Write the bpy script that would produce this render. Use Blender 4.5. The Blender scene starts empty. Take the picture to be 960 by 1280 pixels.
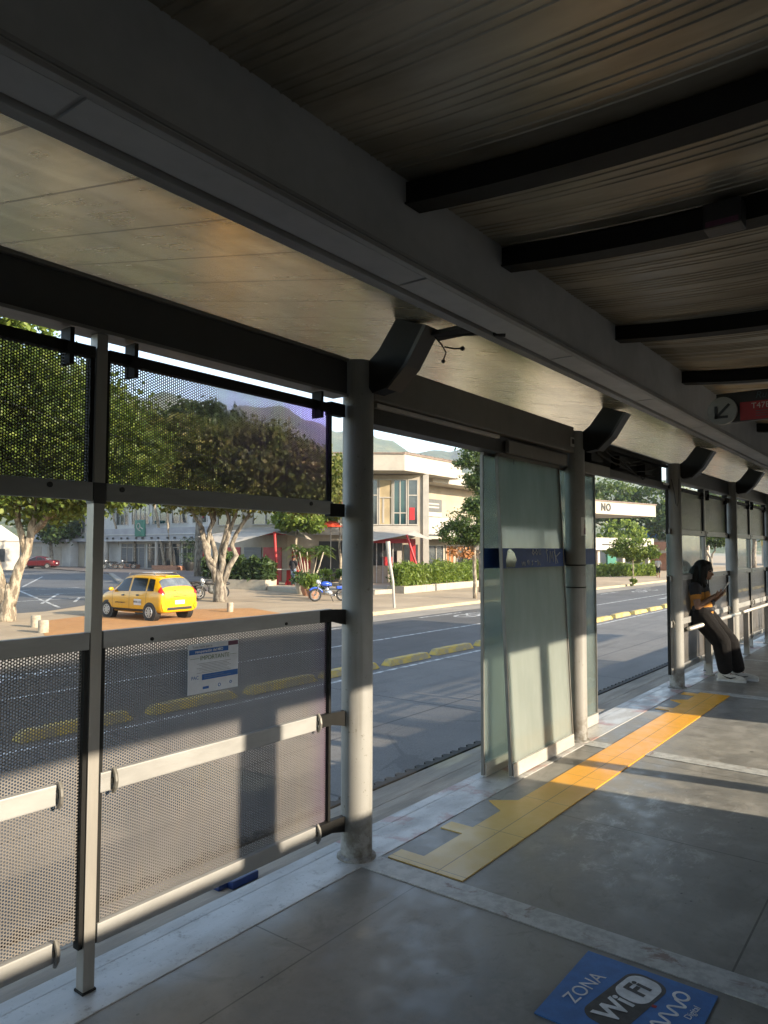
import bpy, bmesh, math, random
from mathutils import Vector, Matrix
import numpy as np
C = bpy.context.scene.collection
rnd = random.Random(7)
PI = math.pi
R = math.radians
SUN_EL, SUN_DX = 19.5, 0.15          # elevation in degrees; sun stands towards (+0.15, -1)

# ------------------------------------------------------------------ materials
def new_mat(name):
    m = bpy.data.materials.new(name); m.use_nodes = True
    nt = m.node_tree; nt.nodes.clear()
    out = nt.nodes.new('ShaderNodeOutputMaterial')
    return m, nt, out

class NT:
    """small helper to write node graphs as expressions"""
    def __init__(s, nt):
        s.nt = nt
    def n(s, t, **k):
        x = s.nt.nodes.new(t)
        for a, b in k.items(): setattr(x, a, b)
        return x
    def put(s, sock, v):
        if isinstance(v, (int, float)): sock.default_value = v
        elif isinstance(v, (tuple, list)): sock.default_value = tuple(v) + ((1,) if len(v) == 3 and sock.type == 'RGBA' else ())
        else: s.nt.links.new(v, sock)
    def m(s, op, a, b=0.0, c=None):
        x = s.n('ShaderNodeMath', operation=op)
        s.put(x.inputs[0], a); s.put(x.inputs[1], b)
        if c is not None: s.put(x.inputs[2], c)
        return x.outputs[0]
    def mix(s, f, a, b, blend='MIX'):
        x = s.n('ShaderNodeMix', data_type='RGBA', blend_type=blend)
        s.put(x.inputs[0], f); s.put(x.inputs[6], a); s.put(x.inputs[7], b)
        return x.outputs[2]
    def coord(s, kind='Object'):
        return s.n('ShaderNodeTexCoord').outputs[kind]
    def geo(s, o):
        return s.n('ShaderNodeNewGeometry').outputs[o]
    def xyz(s, v):
        x = s.n('ShaderNodeSeparateXYZ'); s.put(x.inputs[0], v); return x.outputs
    def vec(s, x, y, z):
        c = s.n('ShaderNodeCombineXYZ')
        for i, q in enumerate((x, y, z)): s.put(c.inputs[i], q)
        return c.outputs[0]
    def scale(s, v, sx, sy, sz):
        x = s.n('ShaderNodeVectorMath', operation='MULTIPLY'); s.put(x.inputs[0], v); s.put(x.inputs[1], (sx, sy, sz)); return x.outputs[0]
    def noise(s, v, scale=5, detail=4, rough=.55, dist=0):
        x = s.n('ShaderNodeTexNoise'); s.put(x.inputs['Vector'], v)
        x.inputs['Scale'].default_value = scale; x.inputs['Detail'].default_value = detail
        x.inputs['Roughness'].default_value = rough; x.inputs['Distortion'].default_value = dist
        return x.outputs[0]
    def voro(s, v, scale=5, feature='F1', out=0):
        x = s.n('ShaderNodeTexVoronoi', feature=feature); s.put(x.inputs['Vector'], v); x.inputs['Scale'].default_value = scale
        return x.outputs[out]
    def ramp(s, f, lo, hi, a=0.0, b=1.0):
        x = s.n('ShaderNodeMapRange'); x.interpolation_type = 'SMOOTHSTEP'
        s.put(x.inputs[0], f); x.inputs[1].default_value = lo; x.inputs[2].default_value = hi
        x.inputs[3].default_value = a; x.inputs[4].default_value = b
        return x.outputs[0]
    def line(s, c, pos, w):
        """1 inside |c-pos|<w"""
        return s.m('LESS_THAN', s.m('ABSOLUTE', s.m('SUBTRACT', c, pos)), w)
    def rep(s, c, pitch, w, off=0.0):
        return s.m('LESS_THAN', s.m('ABSOLUTE', s.m('SUBTRACT', s.m('FRACT', s.m('DIVIDE', s.m('ADD', c, off), pitch)), .5)), w / pitch)
    def rng(s, c, lo, hi):
        return s.m('MULTIPLY', s.m('GREATER_THAN', c, lo), s.m('LESS_THAN', c, hi))
    def bump(s, h, strength=.3, dist=.01):
        x = s.n('ShaderNodeBump'); s.put(x.inputs['Height'], h)
        x.inputs['Strength'].default_value = strength; x.inputs['Distance'].default_value = dist
        return x.outputs[0]
    def bsdf(s, col, rough=.5, metal=0.0, normal=None, spec=.5, coat=0.0):
        x = s.n('ShaderNodeBsdfPrincipled')
        s.put(x.inputs['Base Color'], col); s.put(x.inputs['Roughness'], rough); s.put(x.inputs['Metallic'], metal)
        x.inputs['Specular IOR Level'].default_value = spec
        x.inputs['Coat Weight'].default_value = coat
        if normal is not None: s.put(x.inputs['Normal'], normal)
        return x.outputs[0]

def M(name, c, c2=None, scale=3.0, lo=.35, hi=.65, rough=.55, metal=0.0, bump=0.0, bscale=60, spec=.5, stretch=(1, 1, 1), coat=0, bdist=.01, rvar=.12):
    m, nt, out = new_mat(name); g = NT(nt)
    v = g.scale(g.coord(), *stretch)
    if c2 is None: c2 = tuple(x * .78 for x in c)
    f = g.ramp(g.noise(v, scale, 5, .6), lo, hi)
    col = g.mix(f, c, c2)
    f2 = g.noise(v, scale * 7, 3)
    col = g.mix(g.ramp(f2, .3, .8, 0, .18), col, tuple(x * .6 for x in c))
    rg = g.m('ADD', rough - rvar / 2, g.m('MULTIPLY', f2, rvar))
    nm = g.bump(g.noise(v, bscale, 4), bump, bdist) if bump else None
    nt.links.new(g.bsdf(col, rg, metal, nm, spec, coat), out.inputs[0])
    return m

def plain(name, c, rough=.5, metal=0.0, spec=.5, coat=0):
    return M(name, c, tuple(x * .9 for x in c), 8, rough=rough, metal=metal, spec=spec, coat=coat, rvar=.06)

def mat_leaf(name, cols, trans=.3, rough=.5):
    m, nt, out = new_mat(name); g = NT(nt)
    r = g.geo('Random Per Island')
    col = g.mix(g.ramp(r, 0, .55), cols[0], cols[1])
    col = g.mix(g.ramp(r, .55, 1.0), col, cols[2])
    n = g.noise(g.coord(), .8, 3)
    col = g.mix(g.ramp(n, .4, .7, 0, .45), col, cols[3] if len(cols) > 3 else cols[2])
    b = g.bsdf(col, rough, 0, None, .35)
    t = g.n('ShaderNodeBsdfTranslucent'); g.put(t.inputs[0], g.mix(.5, col, (.25, .32, .03), 'ADD'))
    mx = g.n('ShaderNodeMixShader'); mx.inputs[0].default_value = trans
    nt.links.new(b, mx.inputs[1]); nt.links.new(t.outputs[0], mx.inputs[2]); nt.links.new(mx.outputs[0], out.inputs[0])
    return m

def mat_perf(name, c, tint=None):
    """steel sheet punched with staggered round holes: the holes are really open (transparent)"""
    m, nt, out = new_mat(name); g = NT(nt)
    v = g.coord(); x, y, z = g.xyz(v)
    px, pz, r = .0190, .0110, .0037
    def cell(c, p, off):
        return g.m('MULTIPLY', g.m('SUBTRACT', g.m('FRACT', g.m('ADD', g.m('DIVIDE', c, p), off)), .5), p)
    def d2(off):
        a, b = cell(x, px, off), cell(z, pz, off)
        return g.m('ADD', g.m('MULTIPLY', a, a), g.m('MULTIPLY', b, b))
    hole = g.m('LESS_THAN', g.m('MINIMUM', d2(0.0), d2(.5)), r * r)
    n1 = g.noise(v, 2.2, 5)
    col = g.mix(g.ramp(n1, .35, .7), c, tuple(q * .72 for q in c))
    col = g.mix(g.ramp(g.noise(g.scale(v, 6, 1, 1.2), 3, 4), .5, .75, 0, .35), col, (.20, .17, .13))
    if tint:
        f = g.m('MULTIPLY', g.ramp(x, tint[0], tint[1]), g.ramp(g.noise(v, 3.0, 3), .25, .6))
        if 'film' in name: f = g.m('MULTIPLY', f, g.ramp(z, .0, .40))
        col = g.mix(g.m('MULTIPLY', f, .85), col, tint[2])
    b = g.bsdf(col, .42, .25, None, .5)
    t = g.n('ShaderNodeBsdfTransparent')
    if tint and 'film' in name:
        tf = g.n('ShaderNodeBsdfTransparent'); g.put(tf.inputs[0], (.62, .47, .84))
        mf = g.n('ShaderNodeMixShader'); g.put(mf.inputs[0], g.m('MULTIPLY', f, .55)); nt.links.new(b, mf.inputs[1]); nt.links.new(tf.outputs[0], mf.inputs[2]); b = mf.outputs[0]
        g.put(t.inputs[0], g.mix(f, (1, 1, 1), (.88, .79, .97)))
    mx = g.n('ShaderNodeMixShader'); g.put(mx.inputs[0], hole)
    nt.links.new(b, mx.inputs[1]); nt.links.new(t.outputs[0], mx.inputs[2]); nt.links.new(mx.outputs[0], out.inputs[0])
    return m

def mat_glass(name, tint, opac, dirt=(.45, .5, .46), rough=.08, streak=True):
    m, nt, out = new_mat(name); g = NT(nt)
    v = g.coord()
    t = g.n('ShaderNodeBsdfTransparent'); g.put(t.inputs[0], tint)
    gl = g.n('ShaderNodeBsdfGlossy'); gl.inputs['Roughness'].default_value = rough
    fr = g.n('ShaderNodeFresnel'); fr.inputs[0].default_value = 1.5
    m1 = g.n('ShaderNodeMixShader'); g.put(m1.inputs[0], g.m('MULTIPLY', fr.outputs[0], .9))
    nt.links.new(t.outputs[0], m1.inputs[1]); nt.links.new(gl.outputs[0], m1.inputs[2])
    d0 = g.bsdf(dirt, .5, 0, None, .3); tl = g.n('ShaderNodeBsdfTranslucent'); g.put(tl.inputs[0], dirt)
    dm = g.n('ShaderNodeMixShader'); dm.inputs[0].default_value = .5; nt.links.new(d0, dm.inputs[1]); nt.links.new(tl.outputs[0], dm.inputs[2]); d = dm.outputs[0]
    n = g.noise(g.scale(v, 3, 3, .8), 2.2, 5) if streak else g.noise(v, 3, 3)
    f = g.m('ADD', opac - .13, g.m('MULTIPLY', n, .26))
    m2 = g.n('ShaderNodeMixShader'); g.put(m2.inputs[0], f)
    nt.links.new(m1.outputs[0], m2.inputs[1]); nt.links.new(d, m2.inputs[2]); nt.links.new(m2.outputs[0], out.inputs[0])
    return m

def mat_steel(name, c, grime=(.10, .085, .065), rough=.5, foot=True):
    m, nt, out = new_mat(name); g = NT(nt)
    v = g.coord(); x, y, z = g.xyz(v)
    n1 = g.noise(v, 2.5, 5); n2 = g.noise(g.scale(v, 16, 16, .7), 1.5, 5, .6); n3 = g.noise(v, 34, 4, .7)
    col = g.mix(g.ramp(n1, .35, .68), c, tuple(q * .8 for q in c))
    col = g.mix(g.ramp(n2, .54, .74, 0, .38), col, grime)
    col = g.mix(g.ramp(n3, .64, .70, 0, .6), col, grime)
    if foot: col = g.mix(g.m('MULTIPLY', g.ramp(z, .34, .0), g.ramp(g.noise(v, 12, 5, .7), .38, .62)), col, grime)
    nt.links.new(g.bsdf(col, g.ramp(n1, .3, .7, rough - .1, rough + .12), .05, g.bump(n3, .06, .004), .45), out.inputs[0])
    return m

def mat_floor():
    m, nt, out = new_mat('platform_concrete'); g = NT(nt)
    v = g.coord(); x, y, z = g.xyz(v)
    n1 = g.noise(v, 1.1, 6, .6, .4); n2 = g.noise(v, 6, 6, .65); n3 = g.noise(v, 90, 4, .7)
    col = g.mix(g.ramp(n1, .35, .68), (.225, .218, .198), (.15, .148, .138))
    col = g.mix(g.ramp(n2, .42, .70, 0, .6), col, (.31, .30, .275))
    col = g.mix(g.ramp(g.noise(v, 3.2, 8, .72, .8), .55, .70, 0, .5), col, (.095, .092, .085))
    col = g.mix(g.ramp(g.noise(v, 22, 5, .75), .52, .72, 0, .4), col, (.11, .11, .105))
    col = g.mix(g.ramp(g.noise(g.scale(v, 1, 2, 1), 2.4, 8, .75, 1.5), .58, .66, 0, .35), col, (.10, .095, .085))
    col = g.mix(g.ramp(n3, .55, .8, 0, .45), col, (.13, .13, .12))
    # scuffed pale smears in the middle of the door bay
    s = g.m('MULTIPLY', g.ramp(g.noise(g.scale(v, 1.4, 2.4, 1), 3.2, 10, .78, .35), .50, .66),
            g.m('MULTIPLY', g.m('MULTIPLY', g.ramp(x, 3.1, 3.7), g.ramp(x, 5.2, 4.5)), g.m('MULTIPLY', g.ramp(y, .8, 1.1), g.ramp(y, 1.8, 1.6))))
    col = g.mix(g.m('MULTIPLY', s, .6), col, (.52, .52, .50))
    # small gum spots
    sp = g.m('MAXIMUM', g.m('LESS_THAN', g.voro(v, 2.3), .035), g.m('LESS_THAN', g.voro(g.scale(v, 1, 1.3, 1), 6.1), .04))
    col = g.mix(g.m('MULTIPLY', sp, .8), col, (.05, .05, .05))
    near = g.m('LESS_THAN', x, 2.79)
    j = g.m('MULTIPLY', near, g.line(y, 1.96, .0035))
    j = g.m('MAXIMUM', j, g.m('MULTIPLY', g.m('GREATER_THAN', y, 1.96), g.m('MULTIPLY', near, g.rep(x, 1.4, .0035, -2.11 + .7))))
    far = g.m('GREATER_THAN', x, 2.95)
    j = g.m('MAXIMUM', j, g.m('MULTIPLY', far, g.line(y, .65, .004)))
    j = g.m('MAXIMUM', j, g.m('MULTIPLY', far, g.rep(x, 1.36, .0035, -4.06 + .68)))
    col = g.mix(g.m('MULTIPLY', j, .8), col, (.05, .048, .045))
    rg = g.ramp(n2, .3, .7, .30, .62)
    h = g.m('SUBTRACT', g.m('ADD', g.m('MULTIPLY', n2, .4), g.m('MULTIPLY', n3, .25)), j)
    nt.links.new(g.bsdf(col, rg, 0, g.bump(h, .2, .004), .5), out.inputs[0])
    return m

def mat_kerb():
    m, nt, out = new_mat('painted_kerb'); g = NT(nt)
    v = g.coord(); x, y, z = g.xyz(v)
    n1 = g.noise(v, 2.0, 6, .65, .5); n2 = g.noise(g.scale(v, .6, 1.6, 1), 5, 4, .6); n3 = g.noise(v, 60, 3)
    col = g.mix(g.ramp(n2, .35, .75), (.43, .43, .42), (.36, .36, .35))
    col = g.mix(g.m('MULTIPLY', g.ramp(n1, .52, .60), g.m('GREATER_THAN', x, 2.95)), col, (.34, .22, .20))
    col = g.mix(g.m('MULTIPLY', g.ramp(g.noise(v, 11, 6, .75), .55, .68), .8), col, (.22, .21, .19))
    col = g.mix(g.m('MULTIPLY', g.ramp(n3, .6, .75), .5), col, (.12, .11, .10))
    nt.links.new(g.bsdf(col, g.ramp(n2, .3, .7, .3, .55), 0, g.bump(g.noise(v, 30, 5), .2, .004), .5), out.inputs[0])
    return m

def mat_cross():
    m, nt, out = new_mat('worn_grey_paint'); g = NT(nt)
    v = g.coord()
    n1 = g.noise(v, 5, 7, .7, .6); n2 = g.noise(v, 14, 6, .7)
    col = g.mix(g.ramp(n2, .4, .62), (.42, .43, .42), (.30, .305, .30))
    col = g.mix(g.ramp(n1, .56, .66), col, (.20, .15, .13))
    nt.links.new(g.bsdf(col, .5, 0, g.bump(n2, .15, .003)), out.inputs[0])
    return m

def mat_tactile():
    m, nt, out = new_mat('yellow_tile'); g = NT(nt)
    v = g.coord(); x, y, z = g.xyz(v)
    n1 = g.noise(v, 4, 6, .7); n2 = g.noise(v, 16, 6, .75, .5)
    worn = g.ramp(x, 5.2, 3.2)  # orange sunlit end and paler shaded end painted in, along with wear
    col = g.mix(worn, (.73, .33, .005), (.55, .38, .11))
    col = g.mix(g.ramp(n1, .4, .7, 0, .35), col, (.55, .36, .08))
    col = g.mix(g.ramp(n2, .66, .72), col, (.16, .14, .11))
    j = g.m('MAXIMUM', g.line(y, 1.958, .003), g.rep(x, .6, .0025, -3.6 + .3))
    col = g.mix(g.m('MULTIPLY', j, .7), col, (.12, .09, .04))
    nt.links.new(g.bsdf(col, g.ramp(n1, .3, .7, .3, .5), 0, g.bump(g.m('SUBTRACT', n2, j), .15, .003)), out.inputs[0])
    return m

def mat_ceiling():
    m, nt, out = new_mat('wing_ceiling_sheet'); g = NT(nt)
    v = g.coord(); x, y, z = g.xyz(v)
    n = g.noise(g.scale(v, .5, 1.6, 1), 3, 5, .6, .8)
    n2 = g.noise(g.scale(v, 6, .8, 1), 4, 4)
    col = g.mix(g.ramp(n, .35, .68), (.70, .68, .53), (.47, .455, .345))
    col = g.mix(g.ramp(n2, .5, .8, 0, .35), col, (.46, .40, .29))
    col = g.mix(g.ramp(g.noise(g.scale(v, 2, 3, 1), 1.3, 4), .62, .75, 0, .6), col, (.30, .23, .13))
    pitch = .33
    j = g.rep(x, pitch, .0055)
    pid = g.m('FLOOR', g.m('DIVIDE', x, pitch))
    wn = g.n('ShaderNodeTexWhiteNoise', noise_dimensions='1D'); g.put(wn.inputs['W'], pid)
    col = g.mix(g.m('MULTIPLY', wn.outputs[0], .16), col, (.30, .27, .20))
    col = g.mix(g.m('MULTIPLY', j, .75), col, (.06, .05, .04))
    nt.links.new(g.bsdf(col, g.m('ADD', .17, g.m('MULTIPLY', n2, .16)), .68, g.bump(g.m('ADD', g.m('ADD', g.m('MULTIPLY', g.noise(g.scale(v, .5, 1.2, 1), 2, 1.5, .5), .6), g.m('MULTIPLY', g.noise(g.scale(v, 9, .35, 1), 1.2, 2), .35)), g.m('MULTIPLY', j, -.6)), .14, .012)), out.inputs[0])
    return m

def mat_asphalt(name, a, b, seam=None):
    m, nt, out = new_mat(name); g = NT(nt)
    v = g.coord(); x, y, z = g.xyz(v)
    n1 = g.noise(v, .5, 6, .6, .3); n2 = g.noise(v, 55, 3, .7); n3 = g.noise(g.scale(v, .25, 1.6, 1), 1.4, 5)
    col = g.mix(g.ramp(n1, .35, .68), a, b)
    col = g.mix(g.ramp(n2, .5, .72, 0, .6), col, tuple(q * 1.9 for q in a))
    col = g.mix(g.ramp(g.noise(v, 26, 4, .75), .5, .68, 0, .5), col, tuple(q * .5 for q in b))
    col = g.mix(g.ramp(n3, .5, .75, 0, .4), col, tuple(q * .62 for q in b))
    col = g.mix(g.ramp(g.noise(g.scale(v, .06, 1.1, 1), 3.1, 6, .7), .56, .66, 0, .45), col, tuple(q * .55 for q in b))
    vr = g.voro(g.scale(v, .35, .5, 1), 1.0, 'DISTANCE_TO_EDGE'); wv = g.noise(v, 1.3, 5)
    crk = g.m('MULTIPLY', g.m('LESS_THAN', g.m('ADD', vr, g.m('MULTIPLY', wv, .05)), .030), g.m('GREATER_THAN', g.noise(v, .5, 3), .54))
    col = g.mix(g.m('MULTIPLY', crk, .3), col, (.03, .03, .03))
    if seam:
        j = g.m('MAXIMUM', g.line(y, 6.5, .02), g.rep(x, 4.3, .02, .7))
        j = g.m('MULTIPLY', j, g.m('LESS_THAN', y, 9.4))
        col = g.mix(g.m('MULTIPLY', j, .7), col, (.03, .03, .03))
    nt.links.new(g.bsdf(col, .72, 0, g.bump(n2, .5, .006), .4), out.inputs[0])
    return m

def mat_paving(name, a, b, sx, sy, joint=(.2, .16, .1), jw=.012, var=.35):
    m, nt, out = new_mat(name); g = NT(nt)
    v = g.coord(); x, y, z = g.xyz(v)
    br = g.n('ShaderNodeTexBrick'); nt.links.new(v, br.inputs[0])
    g.put(br.inputs[1], a); g.put(br.inputs[2], b); g.put(br.inputs[3], joint)
    br.inputs['Scale'].default_value = 1; br.inputs['Mortar Size'].default_value = jw
    br.inputs['Brick Width'].default_value = sx; br.inputs['Row Height'].default_value = sy
    n1 = g.noise(v, .35, 6, .6); n2 = g.noise(v, 4, 5)
    col = g.mix(g.ramp(n1, .35, .7, 0, var), br.outputs[0], tuple(q * .6 for q in b))
    col = g.mix(g.ramp(n2, .5, .8, 0, .3), col, tuple(min(1, q * 1.25) for q in a))
    nt.links.new(g.bsdf(col, .8, 0, None, .3), out.inputs[0])
    return m

def mat_hill():
    m, nt, out = new_mat('forested_hill'); g = NT(nt)
    v = g.coord(); x, y, z = g.xyz(v)
    n = g.noise(v, .012, 8, .65); n2 = g.noise(v, .06, 6, .7)
    col = g.mix(g.ramp(n, .4, .62), (.06, .10, .03), (.17, .18, .07))
    col = g.mix(g.ramp(n2, .45, .65, 0, .7), col, (.03, .06, .022))
    sp = g.m('MULTIPLY', g.m('LESS_THAN', g.voro(v, .05), .22), g.ramp(z, 140, 60))
    col = g.mix(g.m('MULTIPLY', sp, .8), col, (.45, .36, .28))
    nt.links.new(g.bsdf(col, .9, 0, g.bump(n2, 1.0, 12), .2), out.inputs[0])
    return m

MT = {}
def mk():
    MT['floor'] = mat_floor(); MT['kerb'] = mat_kerb(); MT['cross'] = mat_cross(); MT['tactile'] = mat_tactile()
    MT['ceiling'] = mat_ceiling()
    MT['roofsheet'] = M('roof_sheet', (.40, .35, .27), (.20, .175, .13), 2.2, rough=.36, metal=.45, stretch=(1.6, .35, 1))
    MT['girder'] = M('girder_paint', (.46, .465, .465), (.38, .384, .384), 2, rough=.5, metal=.1)
    MT['dark'] = M('dark_steel', (.012, .0115, .011), (.009, .009, .008), 4, rough=.6, metal=.0, spec=.2)
    MT['fascia'] = M('fascia_paint', (.042, .041, .039), (.03, .029, .028), 2, rough=.5, metal=.1)
    MT['casing'] = M('casing_paint', (.17, .16, .14), (.13, .12, .105), 2, rough=.5, metal=.1)
    MT['column'] = mat_steel('column_paint', (.28, .277, .262))
    MT['column_plain'] = M('column_paint_plain', (.27, .268, .255), (.215, .212, .20), 2.5, rough=.5, bump=.08, bscale=20, stretch=(1, 1, .4))
    MT['post'] = M('post_steel', (.33, .31, .28), (.25, .235, .21), 5, rough=.42, metal=.35, stretch=(1, 1, .2))
    MT['rail'] = M('aluminium_rail', (.35, .348, .338), (.26, .257, .247), 6, rough=.45, metal=.2, stretch=(.3, 1, 1))
    MT['rail_dark'] = M('dull_rail', (.20, .19, .175), (.15, .145, .13), 6, rough=.45, metal=.35, stretch=(.3, 1, 1))
    MT['alu'] = M('pale_aluminium', (.62, .60, .56), (.50, .48, .44), 8, rough=.32, metal=.4, stretch=(.3, 1, 1))
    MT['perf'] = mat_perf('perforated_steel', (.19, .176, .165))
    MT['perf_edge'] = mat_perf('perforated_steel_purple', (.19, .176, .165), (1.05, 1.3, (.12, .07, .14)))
    MT['perf_up'] = mat_perf('perforated_steel_shaded', (.12, .112, .10))  # shade painted in: same steel, darkened for the unlit upper screens
    MT['perf_up_p'] = mat_perf('perforated_steel_film', (.12, .112, .105), (.1, 1.1, (.34, .22, .55)))  # violet tint grows towards the right and top, holes tinted too
    MT['panel_far'] = M('solid_panel_far', (.20, .185, .165), (.15, .14, .125), 6, rough=.45, metal=.2)
    MT['glass_door'] = mat_glass('dusty_door_glass', (.76, .82, .79), .36, (.58, .61, .575))
    MT['glass_clear'] = mat_glass('clear_glass', (.80, .88, .84), .16, (.45, .5, .48))
    MT['blue_film'] = M('blue_film', (.008, .042, .20), (.006, .033, .155), 5, rough=.5, spec=.3)
    MT['white_film'] = plain('white_scratches', (.55, .57, .58), .5)
    MT['cream_film'] = plain('cream_film', (.62, .57, .42), .5)
    MT['rubber'] = M('black_rubber', (.018, .018, .018), rough=.75)
    MT['blue_pad'] = M('blue_plastic', (.012, .035, .14), rough=.4)
    MT['ledge'] = M('ledge_boards', (.40, .35, .285), (.27, .235, .19), 4, rough=.75, bump=.4, bscale=40, stretch=(.35, 2.5, 1))
    MT['white'] = plain('white_paint', (.72, .71, .68), .55)
    MT['black'] = plain('black_paint', (.015, .015, .015), .5)
    MT['asphalt'] = mat_asphalt('bus_lane_concrete', (.150, .142, .130), (.108, .103, .095), True)
    MT['asphalt2'] = mat_asphalt('side_street_asphalt', (.098, .094, .088), (.07, .067, .063))
    MT['sidewalk'] = mat_paving('sidewalk_paving', (.40, .315, .215), (.34, .265, .18), 1.2, 1.2, (.25, .2, .15), .012, .4)
    MT['brick'] = mat_paving('orange_brick_paving', (.44, .225, .085), (.37, .18, .065), .22, .11, (.38, .24, .12), .008, .3)
    MT['gutter'] = M('gutter_concrete', (.30, .265, .215), (.22, .195, .16), 1.2, rough=.8, stretch=(.3, 1, 1))
    MT['forecourt'] = mat_paving('forecourt_paving', (.17, .14, .12), (.13, .11, .10), .6, .6, (.08, .07, .06), .012, .4)
    MT['kerbstone'] = M('yellowish_kerb', (.44, .36, .22), (.36, .29, .18), 2, rough=.8)
    MT['roadpaint'] = M('road_paint', (.52, .52, .50), (.17, .17, .165), 4, lo=.42, hi=.60, rough=.7)
    MT['barrier'] = M('yellow_kerb_paint', (.50, .35, .07), (.30, .25, .15), 5, lo=.42, hi=.6, rough=.8, bump=.5, bscale=14)
    MT['ground'] = M('ground_soil', (.28, .25, .2), (.2, .2, .13), .05, rough=.9)
    MT['hill'] = mat_hill()
    MT['bark'] = M('tree_bark', (.36, .30, .22), (.15, .12, .085), 9, lo=.42, hi=.58, rough=.9, bump=1.0, bscale=16, stretch=(1, 1, .35), bdist=.04)
    MT['bark_dark'] = M('dark_bark', (.27, .235, .185), (.11, .09, .07), 8, lo=.42, hi=.6, rough=.9, bump=1.0, bscale=16, stretch=(1, 1, .35), bdist=.04)
    MT['leaf_a'] = mat_leaf('olive_leaves', [(.042, .075, .013), (.09, .135, .022), (.17, .205, .036), (.075, .085, .02)])
    MT['leaf_r'] = mat_leaf('reddish_leaves', [(.046, .072, .015), (.095, .122, .023), (.17, .165, .04), (.15, .105, .045)])
    MT['leaf_d'] = mat_leaf('dark_leaves', [(.018, .038, .012), (.035, .065, .018), (.06, .095, .025), (.04, .06, .02)], .2)
    MT['leaf_g'] = mat_leaf('green_leaves', [(.026, .052, .014), (.048, .088, .02), (.09, .13, .03), (.038, .062, .016)])
    MT['leaf_y'] = mat_leaf('bright_leaves', [(.075, .125, .02), (.13, .19, .03), (.20, .25, .045), (.14, .17, .04)], .4)
    MT['leaf_o'] = mat_leaf('orange_dry_leaves', [(.35, .13, .05), (.45, .20, .08), (.50, .28, .14), (.30, .12, .06)])
    MT['flower'] = mat_leaf('red_flowers', [(.50, .04, .02), (.60, .07, .03), (.65, .12, .05), (.4, .05, .02)])
    MT['wall_w'] = M('white_render', (.40, .37, .325), (.34, .315, .275), 1.2, rough=.8)
    MT['wall_c'] = M('cream_render', (.38, .33, .26), (.33, .285, .22), .9, rough=.8)
    MT['wall_b'] = M('beige_render', (.33, .28, .21), (.28, .24, .18), .9, rough=.8)
    MT['wall_g'] = M('grey_render', (.33, .33, .345), (.27, .27, .285), .9, rough=.8)
    MT['wall_lg'] = M('pale_grey_render', (.48, .47, .45), (.41, .40, .385), .9, rough=.8)
    MT['soffit'] = M('pale_soffit', (.39, .35, .29), (.345, .31, .255), .8, rough=.8)
    MT['roof_edge'] = M('roof_edge_tile', (.20, .15, .12), (.14, .11, .09), 4, rough=.9)
    MT['win'] = M('dark_window', (.03, .037, .04), (.055, .062, .065), 1.5, rough=.08, spec=.9)
    MT['win_teal'] = M('teal_window', (.008, .038, .042), (.015, .055, .052), 1.2, rough=.1, spec=.8)
    MT['interior'] = M('warm_interior', (.42, .33, .19), (.30, .23, .13), .8, rough=.7)
    MT['red'] = M('red_paint', (.45, .022, .025), (.36, .02, .02), 2, rough=.5)
    MT['green_sign'] = M('green_board', (.01, .14, .09), (.01, .10, .07), 3, rough=.5)
    MT['awning'] = M('cream_canvas', (.42, .38, .33), (.36, .33, .28), .8, rough=.85)
    MT['planter'] = M('planter_concrete', (.42, .37, .29), (.33, .29, .23), 2, rough=.85)
    MT['terracotta'] = M('terracotta', (.40, .19, .11), (.3, .15, .09), 5, rough=.8)
    MT['signgrey'] = M('grey_signboard', (.10, .103, .10), (.085, .087, .085), 4, rough=.6)
    MT['bollard'] = M('bollard_concrete', (.40, .34, .25), (.27, .225, .165), 7, rough=.9, bump=.6)
    MT['taxi'] = M('taxi_yellow', (.66, .34, .005), (.60, .31, .005), 2, rough=.28, coat=.6, rvar=.04)
    MT['maroon'] = M('maroon_paint', (.09, .008, .012), (.07, .006, .01), 2, rough=.25, coat=.6, rvar=.04)
    MT['car_glass'] = M('car_glass', (.012, .014, .015), (.02, .022, .023), 2, rough=.1, spec=.4)
    MT['rear_glass'] = M('rear_car_glass', (.16, .18, .19), (.08, .09, .10), 3, rough=.08, spec=.9)
    MT['tyre'] = plain('tyre_rubber', (.02, .02, .02), .8)
    MT['rim'] = plain('wheel_metal', (.42, .42, .42), .35, .6)
    MT['lamp_red'] = plain('red_lens', (.45, .015, .015), .2)
    MT['chrome'] = plain('bright_metal', (.55, .55, .55), .22, .85)
    MT['moto_blue'] = M('blue_paint', (.02, .08, .45), (.015, .06, .36), 3, rough=.3, coat=.4)
    MT['seat'] = plain('black_seat', (.02, .02, .022), .6)
    MT['skin'] = M('brown_skin', (.27, .145, .09), (.23, .12, .075), 6, rough=.55)
    MT['hair'] = M('black_hair', (.006, .005, .0045), (.010, .008, .007), 12, rough=.6, spec=.25, bump=.6, bscale=60, stretch=(1, 1, .2))
    MT['trousers'] = M('black_trousers', (.005, .0045, .005), (.009, .0075, .0075), 5, rough=.9, spec=.2, bump=.5, bscale=9, bdist=.03)
    MT['shirt'] = M('orange_knit', (.52, .22, .03), (.44, .18, .025), 20, rough=.9)
    MT['shirt_black'] = M('black_knit', (.016, .016, .02), (.024, .022, .026), 20, rough=.9)
    MT['shoe'] = M('white_leather', (.60, .58, .54), (.48, .46, .42), 8, rough=.6)
    MT['jeans'] = M('blue_denim', (.16, .21, .28), (.11, .15, .21), 8, rough=.9)
    MT['phone'] = plain('phone_shell', (.6, .6, .6), .3)
    MT['poster'] = plain('white_paper', (.60, .63, .68), .6)
    MT['poster_blue'] = plain('print_blue', (.02, .11, .36), .6)
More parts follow.
